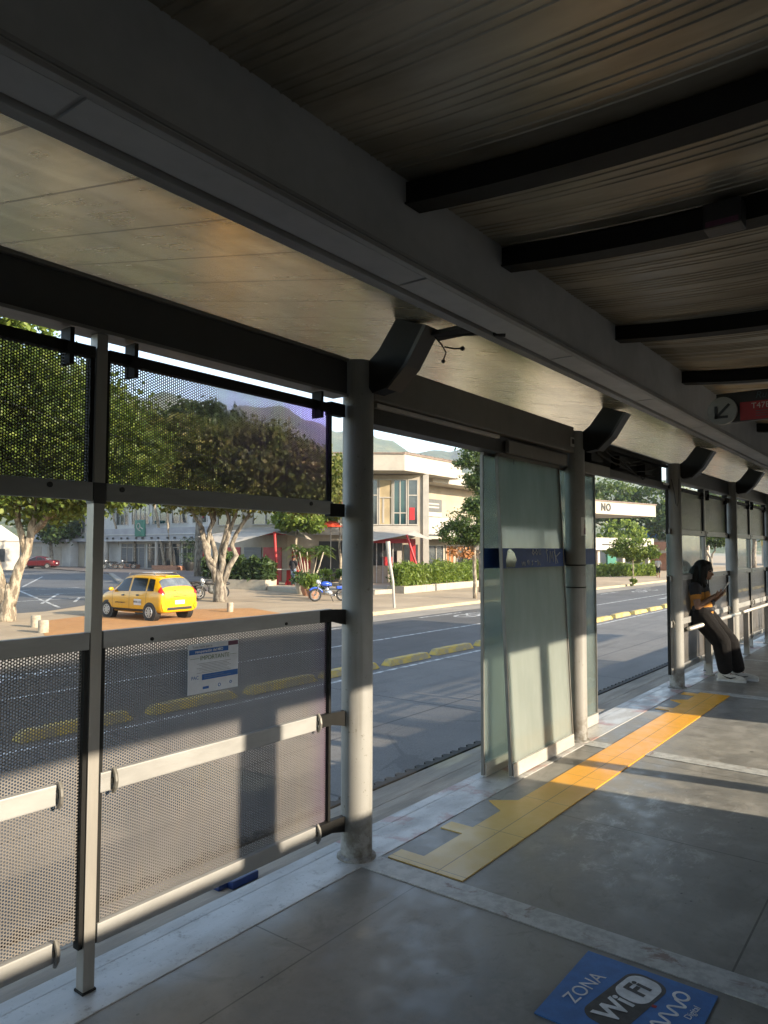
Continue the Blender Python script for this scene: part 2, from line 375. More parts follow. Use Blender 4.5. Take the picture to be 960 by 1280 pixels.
    MT['print_grey'] = plain('print_grey', (.20, .22, .24), .6)
    MT['print_green'] = plain('print_green', (.13, .20, .10), .6)
    MT['print_maroon'] = plain('print_maroon', (.10, .03, .06), .6)
    MT['sticker'] = M('blue_floor_vinyl', (.026, .15, .44), (.022, .115, .34), 14, rough=.45)
    MT['sticker_w'] = M('white_floor_print', (.72, .74, .76), (.52, .54, .56), 20, rough=.5)
    MT['sticker_k'] = M('black_floor_print', (.02, .021, .024), (.05, .052, .055), 18, rough=.5)
    MT['sign_red'] = plain('sign_red', (.34, .01, .02), .4)
    MT['sign_grey'] = plain('sign_disc_grey', (.30, .29, .26), .5)
    MT['sign_teal'] = plain('sign_text_teal', (.05, .09, .10), .5)
    MT['sign_text'] = plain('sign_text_white', (.55, .5, .46), .5)
    MT['blue_tank'] = plain('blue_tank_plastic', (.03, .2, .6), .4)
    MT['concrete_far'] = M('far_concrete', (.5, .46, .4), (.42, .38, .33), 1, rough=.85)
    MT['grille'] = M('shutter_grey', (.16, .165, .17), (.11, .112, .115), 3, rough=.6, stretch=(.2, .2, 6))
mk()

# ------------------------------------------------------------------ mesh helpers
class B:
    def __init__(s):
        s.bm = bmesh.new()
    def box(s, x0, x1, y0, y1, z0, z1, bev=0.0):
        x0, x1 = min(x0, x1), max(x0, x1); y0, y1 = min(y0, y1), max(y0, y1); z0, z1 = min(z0, z1), max(z0, z1)
        vs = [s.bm.verts.new(p) for p in ((x0, y0, z0), (x1, y0, z0), (x1, y1, z0), (x0, y1, z0), (x0, y0, z1), (x1, y0, z1), (x1, y1, z1), (x0, y1, z1))]
        fs = [s.bm.faces.new([vs[i] for i in f]) for f in ((3, 2, 1, 0), (4, 5, 6, 7), (0, 1, 5, 4), (1, 2, 6, 5), (2, 3, 7, 6), (3, 0, 4, 7))]
        if bev:
            es = list({e for f in fs for e in f.edges})
            bmesh.ops.bevel(s.bm, geom=es, offset=bev, segments=2, affect='EDGES', profile=.7)
        return s
    def poly(s, pts):
        s.bm.faces.new([s.bm.verts.new(p) for p in pts]); return s
    def obox(s, o, a, b, c, la, lb, lc):
        """oriented box centred at o with half sizes la, lb, lc along unit vectors a, b, c"""
        o, a, b, c = Vector(o), Vector(a).normalized(), Vector(b).normalized(), Vector(c).normalized()
        v = {}
        for i in (-1, 1):
            for j in (-1, 1):
                for k in (-1, 1): v[i, j, k] = s.bm.verts.new(o + a * la * i + b * lb * j + c * lc * k)
        for f in (((-1, -1, -1), (-1, 1, -1), (1, 1, -1), (1, -1, -1)), ((-1, -1, 1), (1, -1, 1), (1, 1, 1), (-1, 1, 1)), ((-1, -1, -1), (1, -1, -1), (1, -1, 1), (-1, -1, 1)),
                  ((1, -1, -1), (1, 1, -1), (1, 1, 1), (1, -1, 1)), ((1, 1, -1), (-1, 1, -1), (-1, 1, 1), (1, 1, 1)), ((-1, 1, -1), (-1, -1, -1), (-1, -1, 1), (-1, 1, 1))):
            s.bm.faces.new([v[q] for q in f])
        return s
    def prism(s, pts, d):
        """polygon of 3-D points pushed along vector d"""
        d = Vector(d); a = [s.bm.verts.new(p) for p in pts]; b = [s.bm.verts.new(Vector(p) + d) for p in pts]
        n = len(pts); s.bm.faces.new(a[::-1]); s.bm.faces.new(b)
        for i in range(n): s.bm.faces.new((a[i], a[(i + 1) % n], b[(i + 1) % n], b[i]))
        return s
    def tube(s, pts, rad, seg=10, caps=True):
        pts = [Vector(p) for p in pts]
        if isinstance(rad, (int, float)): rad = [rad] * len(pts)
        rings = []; prev = None
        for i, p in enumerate(pts):
            t = (pts[min(i + 1, len(pts) - 1)] - pts[max(i - 1, 0)]).normalized()
            if prev is None:
                u = t.orthogonal().normalized()
            else:
                u = (prev - t * prev.dot(t)); u = u.normalized() if u.length > 1e-6 else t.orthogonal().normalized()
            prev = u; w = t.cross(u)
            rings.append([s.bm.verts.new(p + (u * math.cos(2 * PI * k / seg) + w * math.sin(2 * PI * k / seg)) * rad[i]) for k in range(seg)])
        for a, b in zip(rings, rings[1:]):
            for k in range(seg): s.bm.faces.new((a[k], a[(k + 1) % seg], b[(k + 1) % seg], b[k]))
        if caps:
            s.bm.faces.new(rings[0][::-1]); s.bm.faces.new(rings[-1])
        return s
    def ball(s, c, rx, ry=None, rz=None, seg=14, rings=9):
        ry = ry or rx; rz = rz or rx
        bmesh.ops.create_uvsphere(s.bm, u_segments=seg, v_segments=rings, radius=1, matrix=Matrix.Translation(c) @ Matrix.Diagonal((rx, ry, rz, 1)))
        return s
    def capsule(s, a, b, ra, rb, seg=12):
        s.ball(a, ra, seg=seg, rings=8); s.ball(b, rb, seg=seg, rings=8); s.tube([a, b], [ra, rb], seg); return s
    def torus(s, c, axis, R0, r, seg=28, seg2=8):
        c = Vector(c); ax = Vector(axis).normalized(); u = ax.orthogonal().normalized(); w = ax.cross(u)
        rings = []
        for i in range(seg):
            a = 2 * PI * i / seg; d = u * math.cos(a) + w * math.sin(a)
            rings.append([s.bm.verts.new(c + d * (R0 + r * math.cos(2 * PI * k / seg2)) + ax * r * math.sin(2 * PI * k / seg2)) for k in range(seg2)])
        for i in range(seg):
            a, b = rings[i], rings[(i + 1) % seg]
            for k in range(seg2): s.bm.faces.new((a[k], b[k], b[(k + 1) % seg2], a[(k + 1) % seg2]))
        return s
    def build(s, name, mat, parent=None, base=None, smooth=False):
        """one mesh object. With a parent the vertices are in the parent's space; else `base` is the object's origin (world verts given)"""
        bmesh.ops.recalc_face_normals(s.bm, faces=s.bm.faces)
        if base is not None: bmesh.ops.translate(s.bm, verts=s.bm.verts, vec=-Vector(base))
        me = bpy.data.meshes.new(name); s.bm.to_mesh(me); s.bm.free()
        return link(name, me, mat, parent, base, smooth)

def link(name, me, mat, parent=None, base=None, smooth=False):
    if mat is not None:
        me.materials.clear(); me.materials.append(MT[mat] if isinstance(mat, str) else mat)
    if smooth:
        me.polygons.foreach_set('use_smooth', [True] * len(me.polygons))
        if smooth == 'auto': me.set_sharp_from_angle(angle=R(40))
    o = bpy.data.objects.new(name, me); C.objects.link(o)
    if parent is not None: o.parent = parent
    elif base is not None: o.location = base
    return o

def thing(name, label, cat, loc, group=None, rz=0.0):
    o = bpy.data.objects.new(name, None); C.objects.link(o); o.empty_display_size = .1
    o.location = loc; o.rotation_euler.z = rz
    o['label'] = label; o['category'] = cat
    if group: o['group'] = group
    return o
def tag(o, label, cat, group=None):
    o['label'] = label; o['category'] = cat
    if group: o['group'] = group
    return o
def struct(o, kind='structure'):
    o['kind'] = kind; return o
def dup(root, loc, label, rz=None, group=None):
    r = root.copy(); C.objects.link(r); r.location = loc; r['label'] = label
    if rz is not None: r.rotation_euler.z = rz
    if group: r['group'] = group
    for ch in list(root.children):
        c = ch.copy(); C.objects.link(c); c.parent = r
        for gch in list(ch.children):
            d = gch.copy(); C.objects.link(d); d.parent = c
    return r
def text_mesh(s, size, ext=.001, align='CENTER', shear=0.0, bold=0.0):
    cu = bpy.data.curves.new('lettering', 'FONT'); cu.body = s; cu.size = size; cu.extrude = ext; cu.align_x = align; cu.align_y = 'CENTER'
    cu.shear = shear; cu.offset = bold
    o = bpy.data.objects.new('lettering', cu); C.objects.link(o)
    dg = bpy.context.evaluated_depsgraph_get(); me = bpy.data.meshes.new_from_object(o.evaluated_get(dg))
    bpy.data.objects.remove(o); bpy.data.curves.remove(cu)
    return me
def lettering(name, s, size, mat, parent, loc, rot, ext=.001, align='CENTER', shear=0.0, sx=1.0, bold=0.0):
    me = text_mesh(s, size, ext, align, shear, bold)
    me.transform(Matrix.Diagonal((sx, 1, 1, 1)))
    o = link(name, me, mat, parent); o.location = loc; o.rotation_euler = rot
    return o
def leaves_mesh(pts, size, seed, squash=1.0, up=0.3, long=1.6):
    """a mesh of many small folded leaves (two faces each) at pts (N,3)"""
    rs = np.random.RandomState(seed); n = len(pts)
    d = rs.normal(size=(n, 3)); d[:, 2] = d[:, 2] * squash + up; d /= np.linalg.norm(d, axis=1)[:, None]
    a = rs.normal(size=(n, 3)); a -= d * np.sum(a * d, 1)[:, None]; a /= np.linalg.norm(a, axis=1)[:, None]
    b = np.cross(d, a); s = (size * (.6 + .8 * rs.rand(n)))[:, None]
    V = np.empty((n, 4, 3)); fold = d * s * .18
    V[:, 0] = pts - a * s * long / 2; V[:, 1] = pts + b * s / 2 + fold; V[:, 2] = pts + a * s * long / 2; V[:, 3] = pts - b * s / 2 + fold
    F = np.arange(n * 4).reshape(n, 4)
    F = np.concatenate([F[:, [0, 1, 2]], F[:, [0, 2, 3]]])
    me = bpy.data.meshes.new('leaves')
    me.vertices.add(n * 4); me.vertices.foreach_set('co', V.ravel())
    me.loops.add(len(F) * 3); me.loops.foreach_set('vertex_index', F.ravel().astype(np.int32))
    me.polygons.add(len(F)); me.polygons.foreach_set('loop_start', np.arange(0, len(F) * 3, 3, dtype=np.int32))
    me.polygons.foreach_set('loop_total', np.full(len(F), 3, np.int32))
    me.update(); me.validate()
    return me
def crown_points(blobs, n, seed, clump=.22, nclump=60):
    """points gathered in clumps over the shells of ellipsoid blobs (c, rx, ry, rz, weight)"""
    rs = np.random.RandomState(seed); out = []
    wt = np.array([b[4] if len(b) > 4 else 1.0 for b in blobs]); wt = wt / wt.sum()
    for b, w in zip(blobs, wt):
        c = np.array(b[0]); r = np.array([b[1], b[2], b[3]]); k = max(6, int(nclump * w * len(blobs)))
        u = rs.normal(size=(k, 3)); u /= np.linalg.norm(u, axis=1)[:, None]
        rad = .55 + .5 * rs.rand(k) ** .6
        cc = c + u * r * rad[:, None]
        idx = rs.randint(0, k, int(n * w))
        sz = clump * r.mean() * (.6 + .8 * rs.rand(k))
        out.append(cc[idx] + rs.normal(size=(len(idx), 3)) * sz[idx][:, None] * np.array([1, 1, .55]))
    return np.concatenate(out)

# ------------------------------------------------------------------ station: floor
XC = [.07 + 2.81 * k for k in range(0, 7)]      # column positions
YC, YM = 2.38, .30                                # near column row, centre line
def mir(y): return 2 * YM - y

b = B().box(-17, 24, mir(2.28), 2.28, -1.0, 0.0)
struct(b.build('platform_floor', 'floor'))
b = B()
b.box(-17, 24, 2.28, 2.505, -1.0, .004, .003); b.box(-17, 24, 2.512, 2.585, -1.0, .0, .006)
struct(b.build('platform_kerb', 'kerb'))
b = B()
for i in range(2): b.box(-6, 24, 2.592 + i * .196, 2.592 + i * .196 + .193, -.06, -.03, .003)
b.box(-6, 24, 2.59, 2.985, -1.0, -.062)
struct(b.build('platform_ledge', 'ledge'))
b = B()
x = -2.0
b.box(-6, 24, 2.99, 3.035, -.24, -.022)
while x < 16:
    b.prism([(x, 3.033, -.026), (x + .02, 3.075, -.026), (x + .06, 3.075, -.026), (x + .08, 3.033, -.026)], (0, 0, -.16)); x += .12
tag(b.build('rubber_bumper', 'rubber', None, (2, 3.0, -.2)), 'black toothed rubber bumper along the platform edge above the bus lane', 'bumper')
for k, x in enumerate((2.80 - .0, 5.585, 8.38, 11.2, 14.0)):
    struct(B().box(x, x + .15, mir(2.27), 2.279, -.01, .004).build('painted_strip', 'cross'))
b = B()
b.box(2.965, 8.375, 1.81, 2.105, -.01, .0062)
for x0, x1 in ((2.965, 3.08), (3.45, 3.56), (7.26, 7.38), (8.16, 8.28)): b.box(x0, x1, 2.105, 2.245, -.01, .0062)
for xa in (4.0, 7.78): b.prism([(xa - .11, 2.105, -.01), (xa + .11, 2.105, -.01), (xa, 2.25, -.01)], (0, 0, .0162))
struct(b.build('tactile_paving', 'tactile'))

# floor sticker
st = thing('floor_sticker', 'blue wifi zone sticker stuck on the grey platform floor', 'sticker', (2.525, .89, .004))
B().box(-.235, .235, -.235, .23, -.003, .0012).build('vinyl', 'sticker', st)
lettering('lettering', 'ZONA', .078, 'sticker_w', st, (0, .148, .0025), (0, 0, R(-8)), .0003, sx=.95)
def rrect(w, h, r, n=6):
    p = []
    for cx, cy, a0 in ((w / 2 - r, h / 2 - r, 0), (-w / 2 + r, h / 2 - r, 90), (-w / 2 + r, -h / 2 + r, 180), (w / 2 - r, -h / 2 + r, 270)):
        for i in range(n + 1): a = R(a0 + 90 * i / n); p.append((cx + r * math.cos(a), cy + r * math.sin(a)))
    return p
bd = B().prism([(px_, py_, .0013) for px_, py_ in rrect(.36, .15, .055)], (0, 0, .0006)).build('badge', 'sticker_k', st); bd.location = (.02, .01, 0); bd.rotation_euler.z = R(-10)
bw = B().prism([(px_, py_, .002) for px_, py_ in rrect(.165, .125, .05)], (0, 0, .0006)).build('badge_panel', 'sticker_w', bd); bw.location = (.085, .0, 0)
lettering('badge_lettering', 'Wi', .115, 'sticker_w', bd, (-.075, 0, .0032), (0, 0, 0), .0003, bold=.003)
lettering('badge_lettering', 'Fi', .105, 'sticker_k', bd, (.085, 0, .0034), (0, 0, 0), .0003, bold=.003)
cv = []
for i in range(60):
    t = i / 59
    cv.append((.19 * t - .06, -.115 + .022 * math.sin(t * PI * 6.5) - .03 * t, .0022))
s1 = B().tube([(p[0], p[1], p[2]) for p in cv], .0055, 6)
s1.torus((.155, -.135, .0022), (0, 0, 1), .024, .0055, 20, 6)
o = s1.build('script_mark', 'sticker_w', st); o.scale.z = .25; o.location.z = .0012
B().box(.035, .05, -.085, -.07, .001, .002).build('red_dot', 'sign_red', st)
lettering('lettering', 'Digital', .034, 'sticker_w', st, (.085, -.19, .0025), (0, 0, R(-8)), .0003)

# ------------------------------------------------------------------ station: roof
roof = thing('station_roof', 'dark station roof of ribbed sheet with a long grey girder and a pale glossy side ceiling', 'roof', (5, YM, 2.7))
def rp(b, name, mat, parent=roof, smooth=False):
    bmesh.ops.translate(b.bm, verts=b.bm.verts, vec=(-5, -YM, -2.7)); return b.build(name, mat, parent, None, smooth)
X0, X1 = -16.0, 23.0
def zr(y): return 2.80 + .055 * (y - YM - .1) ** 2 if y > YM else 2.80 + .055 * (mir(y) - YM - .1) ** 2
# corrugated inner sheet
bm = B(); prof = []
x = X0
gi = 0
while x < X1:
    w_ = (.034, .034, .040, .034, .085, .034, .05, .034, .12)[gi % 9]; gi += 1
    prof += [(x, 0), (x + w_ - .012, 0), (x + w_ - .009, -.004), (x + w_ - .004, -.004), (x + w_ - .001, .0)]; x += w_
ys = [mir(1.56) + (1.56 - mir(1.56)) * i / 20 for i in range(21)]
rows = [[bm.bm.verts.new((px_, y, zr(y) + .03 + dz)) for px_, dz in prof] for y in ys]
for a, c in zip(rows, rows[1:]):
    for i in range(len(prof) - 1): bm.bm.faces.new((a[i], a[i + 1], c[i + 1], c[i]))
rp(bm, 'ribbed_sheet', 'roofsheet')
top = B()
top.prism([(X0, mir(1.6), 3.02), (X0, mir(1.6), 2.97), (X0, YM, 2.87), (X0, 1.6, 2.97), (X0, 1.6, 3.02), (X0, YM, 2.93)], (X1 - X0, 0, 0)); rp(top, 'top_sheet', 'roofsheet')
for i, x in enumerate([-5.6, -4.2, -2.8, -1.4, 2.13, 2.86, 4.28, 5.69, 7.09, 8.5, 9.9, 11.31, 12.7, 14.12, 16.93]):
    rb = B(); ybs = [mir(1.52) + (1.52 - mir(1.52)) * k / 16 for k in range(17)]
    up = [(x - .04, y, zr(y) + .02) for y in ybs]; dn = [(x - .035, y, zr(y) - .058) for y in ybs]
    up = [(x - .035, p[1], p[2]) for p in up]
    rb.prism(up + dn[::-1], (.07, 0, 0))
    r_ = rp(rb, 'rib', 'dark')
    fl = B(); dn2 = [(x - .044, y, zr(y) - .0585) for y in ybs]; dn3 = [(x - .044, y, zr(y) - .065) for y in ybs]
    fl.prism(dn2 + dn3[::-1], (.095, 0, 0)); bmesh.ops.translate(fl.bm, verts=fl.bm.verts, vec=(-5, -YM, -2.7)); fl.build('flange', 'dark', r_)
for sgn in (1, -1):
    f = (lambda y: y) if sgn == 1 else mir
    gd = B(); gd.prism([(X0, f(1.51), 2.60), (X0, f(1.70), 2.60), (X0, f(1.70), 2.68), (X0, f(1.60), 2.90), (X0, f(1.51), 2.90)], (X1 - X0, 0, 0)); g_ = rp(gd, 'girder', 'girder')
    wc = B()
    wc.prism([(X0, f(1.70), 2.605), (X0, f(3.62), 3.006), (X0, f(3.62), 3.10), (X0, f(1.60), 2.90), (X0, f(1.66), 2.66)], (X1 - X0, 0, 0)); rp(wc, 'side_ceiling', 'ceiling')
    lp = B(); lp.box(X0, X1, f(1.690), f(1.738), 2.578, 2.606, .004); lp.box(X0, X1, f(1.503), f(1.530), 2.584, 2.5985, .003); lp.box(X0, X1, f(1.503), f(1.509), 2.606, 2.618); rp(lp, 'edge_trim', 'rail')
    ed = B(); ed.box(X0, X1, f(3.6225), f(3.66), 2.97, 3.12); rp(ed, 'roof_edge', 'fascia')
    xs = X0
    while xs < X1 - 1 and sgn == 1:
        cv_ = B(); cv_.box(xs + .012, xs + 1.40, 1.540, 1.672, 2.590, 2.5985, .002); rp(cv_, 'cover_plate', 'girder'); xs += 1.405
# fascia beams between the columns
def fascia(x0, x1, y, label):
    t = thing('fascia_beam', label, 'beam', ((x0 + x1) / 2, y, 2.34), 'fascia beams over the platform side')
    h = (x1 - x0) / 2
    B().box(-h, h, -.035, .035, .0, .165, .003).build('web', 'fascia', t)
    B().box(-h, h, -.045, .06, -.014, -.001, .002).build('bottom_plate', 'rail_dark', t)
    B().box(-h, h, -.05, .045, .167, .182, .002).build('top_trim', 'casing', t)
    return t
FL = {0: 'dark fascia beam over the two nearest perforated screens, left of the front round column',
      3: 'dark fascia beam above the leaning person between two round columns', 4: 'dark fascia beam over the far screens beyond the person', 5: 'farthest dark fascia beam at the end of the platform'}
fascia(-2.6, XC[0] - .09, 2.42, 'dark fascia beam behind the photographer')
fascia(XC[0] + .09, XC[1] - .085, 2.42, FL[0])
for k in (3, 4, 5): fascia(XC[k] + .085, XC[k + 1] - .085, 2.42, FL[k])
# door casings
t = thing('door_casing', 'closed taupe door casing above the dusty glass doors', 'casing', (XC[1] + 1.405, 2.42, 2.22))
B().box(-1.315, 1.315, -.075, .11, .115, .325, .006).build('cover', 'casing', t)
B().box(-1.315, 1.315, -.02, .10, .0, .112, .004).build('door_track', 'fascia', t)
B().box(-1.26, .10, -.052, -.024, .085, .108, .002).build('light_strip', 'alu', t)
B().box(.22, 1.2, -.06, -.03, .0, .085, .003).build('leaf_hanger', 'casing', t)
B().box(1.235, 1.30, -.085, -.077, .16, .235, .002).build('switch_plate', 'alu', t)
B().box(1.25, 1.285, -.09, -.0855, .18, .22, .002).build('switch', 'black', t)
t = thing('door_casing', 'open door casing with bare dark mechanism over the open doorway', 'casing', (XC[2] + 1.405, 2.42, 2.22))
B().box(-1.315, 1.315, .06, .11, .05, .325, .004).build('back_plate', 'dark', t)
B().box(-1.315, 1.315, -.02, .05, .0, .07, .004).build('door_track', 'fascia', t)
B().box(-1.30, -.62, -.05, -.022, -.02, .075, .003).build('leaf_hanger', 'casing', t)
B().box(-1.315, 1.315, -.01, .03, .25, .275, .002).build('rail', 'dark', t)
for xm in (-.9, -.2, .55):
    mb = B().box(xm - .11, xm + .11, -.03, .055, .10, .22, .008); mb.box(xm + .13, xm + .2, -.02, .04, .12, .2, .006); mb.build('motor', 'dark', t)
cb = B()
for q in range(4):
    pts = []; xa, xb = rnd.uniform(-1.1, 0), rnd.uniform(.2, 1.1)
    for i in range(12):
        u = i / 11; pts.append((xa + (xb - xa) * u, -.045 + .01 * math.sin(u * 9 + q), .24 - .1 * math.sin(u * PI) * rnd.uniform(.7, 1.1) - .03 * q))
    cb.tube(pts, .006, 6)
cb.build('cables', 'rubber', t)
B().box(1.05, 1.16, -.06, -.03, .04, .06, .002).build('bright_bracket', 'white', t)

# ------------------------------------------------------------------ columns with arms
def column(x, y, label, sgn=1, arms=True):
    t = thing('round_column', label, 'column', (x, y, 0), 'round steel columns along the platform')
    B().tube([(0, 0, .0), (0, 0, 2.50), (0, 0, 2.52)], [.080, .080, .072], 32).build('shaft', 'column', t, None, 'auto')
    B().tube([(0, 0, .003), (0, 0, .012), (0, 0, .022)], [.10, .098, .083], 32).build('weld_collar', 'column', t, None, 'auto')
    br = B(); s = sgn
    br.prism([(-.01, -s * .06, 2.40), (-.01, -s * .10, 2.345), (-.01, -s * .19, 2.36), (-.01, -s * .30, 2.46), (-.01, -s * .42, 2.64), (-.01, -s * .25, 2.70), (-.01, -s * .14, 2.56), (-.01, -s * .06, 2.50)], (.10, 0, 0))
    a = br.build('bracket', 'dark', t)
    B().prism([(-.02, -s * .195, 2.357), (-.02, -s * .205, 2.350), (-.02, -s * .32, 2.452), (-.02, -s * .44, 2.632), (-.02, -s * .42, 2.64), (-.02, -s * .305, 2.462)], (.12, 0, 0)).build('bracket_flange', 'fascia', a)
    return t
CL = ['round column just behind the photographer', 'nearest round grey column, right of the perforated screens, sunlit below', 'round grey column with a small photo sticker beside the dusty glass doors',
      'round grey column in front of the leaning person, with a loop of wire at its top', 'round grey column just right of the leaning person', 'slim far round column at the right edge of the view', 'farthest round column at the end of the platform']
cols = [column(x, YC, CL[i]) for i, x in enumerate(XC)]
cols[1].children[0].name = 'shaft'
# dangling wires and clip on the second column's bracket
wb = B()
wb.tube([(.06, -.36, 2.62), (.09, -.42, 2.60), (.10, -.45, 2.56), (.11, -.47, 2.52), (.10, -.46, 2.48)], .004, 6)
wb.tube([(.11, -.46, 2.55), (.14, -.50, 2.54), (.17, -.52, 2.545)], .004, 6)
wb.ball((.10, -.46, 2.475), .010); wb.ball((.175, -.525, 2.545), .012)
wb.tube([(.07, -.38, 2.61), (.16, -.62, 2.60), (.22, -.74, 2.585)], .010, 6); wb.box(.05, .16, -.60, -.40, 2.60, 2.622, .004)
wb.build('loose_wires', 'rubber', cols[1])
wb = B(); wb.tube([(-.086, 0.0, 2.34), (-.09, -.03, 2.2), (-.088, -.045, 2.06), (-.086, -.06, 2.03), (-.082, -.075, 2.10), (-.075, -.08, 2.34)], .0035, 6); wb.build('loose_wires', 'rubber', cols[3])
# bands and sticker on the third column
bb = B()
for z in (1.24, 1.42): bb.torus((0, 0, z), (0, 0, 1), .0805, .006, 28, 6)
bb.build('strap', 'dark', cols[2])
def curved_patch(a0, a1, r, z0, z1, n=8):
    q = B()
    i_ = [(r * math.cos(R(a0 + (a1 - a0) * k / n)), r * math.sin(R(a0 + (a1 - a0) * k / n))) for k in range(n + 1)]
    for (xa, ya), (xb, yb) in zip(i_, i_[1:]): q.poly([(xa, ya, z0), (xb, yb, z0), (xb, yb, z1), (xa, ya, z1)])
    return q
stk = curved_patch(238, 288, .0815, 1.66, 1.81).build('photo_sticker', 'white', cols[2])
q = curved_patch(258, 288, .0822, 1.67, 1.72); q.box(0, .001, -.082, -.0815, 1.7, 1.701)
q.build('print', 'print_maroon', stk); curved_patch(262, 276, .0822, 1.72, 1.755).build('print', 'skin', stk); curved_patch(266, 274, .0822, 1.755, 1.79).build('print', 'hair', stk)

# ------------------------------------------------------------------ perforated screens between posts and columns
G_UP, G_LO = 'upper perforated screens', 'lower perforated screens'
def clamp(parent, x, z, dark='dark'):
    q = B(); q.box(x - .009, x + .009, -.036, .02, z - .010, z + .010, .003); q.tube([(x, -.030, z - .042), (x, -.044, z - .022), (x, -.048, z), (x, -.044, z + .022), (x, -.030, z + .042)], .008, 8)
    q.build('clamp', 'rail_dark' if dark == 'rail' else dark, parent)
def lower_screen(x0, x1, label, matn='perf', endR=True, y=2.42):
    t = thing('lower_screen', label, 'screen', (x0, y, .16), G_LO); w = x1 - x0
    B().box(.01, w - .01, -.001, .001, .03, 1.05).build('perforated_sheet', matn, t)
    for za, zb in ((.0, .068), (.52, .59), (1.03, 1.092)):
        B().box(0, w - (.09 if za < 1 else 0), -.028, -.003, za, zb, .005).build('rail', 'rail', t)
    B().box(w - .012, w + .004, -.02, .014, .0, 1.09, .002).build('edge_bar', 'dark', t)
    B().box(-.004, .012, -.02, .014, .0, 1.09, .002).build('edge_bar', 'dark', t)
    for xx in (.05, w - .10): clamp(t, xx, .555, 'rail')
    clamp(t, w - .10, .034, 'rail')
    if endR:
        for z in (.035, .555, 1.06): 
            q = B(); q.prism([(w - .09, -.03, z - .03), (w + .005, -.03, z - .03), (w + .11, -.03, z - .055), (w + .11, -.03, z + .022), (w + .02, -.03, z + .028), (w - .09, -.03, z + .028)], (0, .03, 0)); q.build('arm', 'dark', t)
    for xx in (.2, w - .32):
        q = B(); q.tube([(xx, -.029, 1.045), (xx, -.034, 1.045)], .007, 8); q.build('bolt', 'dark', t)
    return t
def upper_screen(x0, x1, label, matn='perf_up', endR=True, y=2.42):
    t = thing('upper_screen', label, 'screen', (x0, y, 1.72), G_UP); w = x1 - x0
    B().box(.01, w - .01, -.001, .001, .03, .53).build('perforated_sheet', matn, t)
    B().box(0, w, -.028, -.003, .0, .065, .005).build('rail', 'rail', t)
    B().box(0, w, -.028, .012, .515, .555, .004).build('top_rail', 'dark', t)
    B().box(w - .012, w + .004, -.015, .014, .0, .55, .002).build('edge_bar', 'dark', t)
    B().box(-.004, .012, -.015, .014, .0, .55, .002).build('edge_bar', 'dark', t)
    for xx in (.10, w - .10):
        q = B(); q.box(xx - .008, xx + .008, -.045, .02, .47, .60, .002); q.box(xx - .02, xx + .02, -.05, -.03, .505, .545, .003); q.build('clamp', 'dark', t)
    if endR:
        for za in (-.01, .50): B().box(w - .02, w + .09, -.03, .012, za, za + .065, .004).build('arm', 'dark', t)
    for xx in (.06, w - .16):
        q = B(); q.tube([(xx, -.0285, .045), (xx, -.033, .045)], .010, 10); q.build('bolt', 'black', t)
    return t
def post(x, label, y=2.42):
    t = thing('square_post', label, 'post', (x, y, 0), 'square posts between the screens')
    B().box(-.0215, .0215, -.024, .022, .004, 2.33, .003).build('shaft', 'post', t)
    B().box(-.0245, .0245, -.027, .025, 1.71, 1.785, .002).build('sleeve', 'fascia', t)
    B().box(-.026, .026, -.029, .027, .004, .012, .002).build('foot', 'dark', t)
    return t
PX = 1.44
post(PX, 'nearest square steel post between the two left screens')
lower_screen(.17, PX - .028, 'lower perforated screen at the left edge of the view', endR=False)
lower_screen(PX + .026, 2.70, 'sunlit lower perforated screen bearing the white notice', 'perf_edge')
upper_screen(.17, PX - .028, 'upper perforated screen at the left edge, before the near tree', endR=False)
upper_screen(PX + .026, 2.70, 'upper perforated screen with a violet tint, left of the nearest round column', 'perf_up_p')
far = [(3, 'behind the leaning person'), (4, 'just past the leaning person'), (5, 'at the far right end')]
for k, w in far:
    xm = (XC[k] + XC[k + 1]) / 2 + .02
    post(xm, 'square post ' + w)
    for a, c, q in ((XC[k] - .14 if k == 3 else XC[k] + .13, xm - .045, 'nearer'), (xm + .045, XC[k + 1] - .13, 'farther')):
        lower_screen(a, c, f'lower screen {w}, {q} half of its bay', 'perf', q == 'farther')
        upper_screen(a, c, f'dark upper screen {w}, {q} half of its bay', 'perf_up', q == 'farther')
    # clear wind glass between the two screens
    g1 = thing('wind_glass', f'clear glass strip between the screens {w}', 'glass', (XC[k] + .13 if k != 3 else XC[k] - .14, 2.43, 1.25), 'glass strips between the far screens')
    B().box(0, xm - XC[k] - .2 + (.27 if k == 3 else 0), -.003, .003, .0, .47).build('pane', 'glass_clear', g1)
    B().box(0, xm - XC[k] - .2 + (.27 if k == 3 else 0), -.006, .006, -.003, .012).build('pane_edge', 'alu', g1)
# leaning rails
for k, w in far:
    xa, xb = XC[k] + .10, XC[k + 1] - .12
    t = thing('lean_rail', {3: 'steel leaning rail the person rests against', 4: 'tubular leaning rail beyond the person, catching the light', 5: 'leaning rail in the farthest bay'}[k], 'rail', ((xa + xb) / 2, 2.27, 0), 'leaning rails along the screens')
    h = (xb - xa) / 2
    B().tube([(-h, 0, .655), (h, 0, .655)], .026, 12).build('bar', 'alu', t, None, True)
    B().tube([(-h, .07, .63), (h, .07, .63)], .02, 12).build('bar', 'rail_dark', t, None, True)
    for xx in ((-.28, .95) if k == 3 else (-.9, .7)):
        q = B(); q.box(xx - .03, xx + .03, .0, .07, .004, .63, .003); q.box(xx - .045, xx + .045, -.02, .09, .004, .02, .003); q.build('leg', 'post', t)

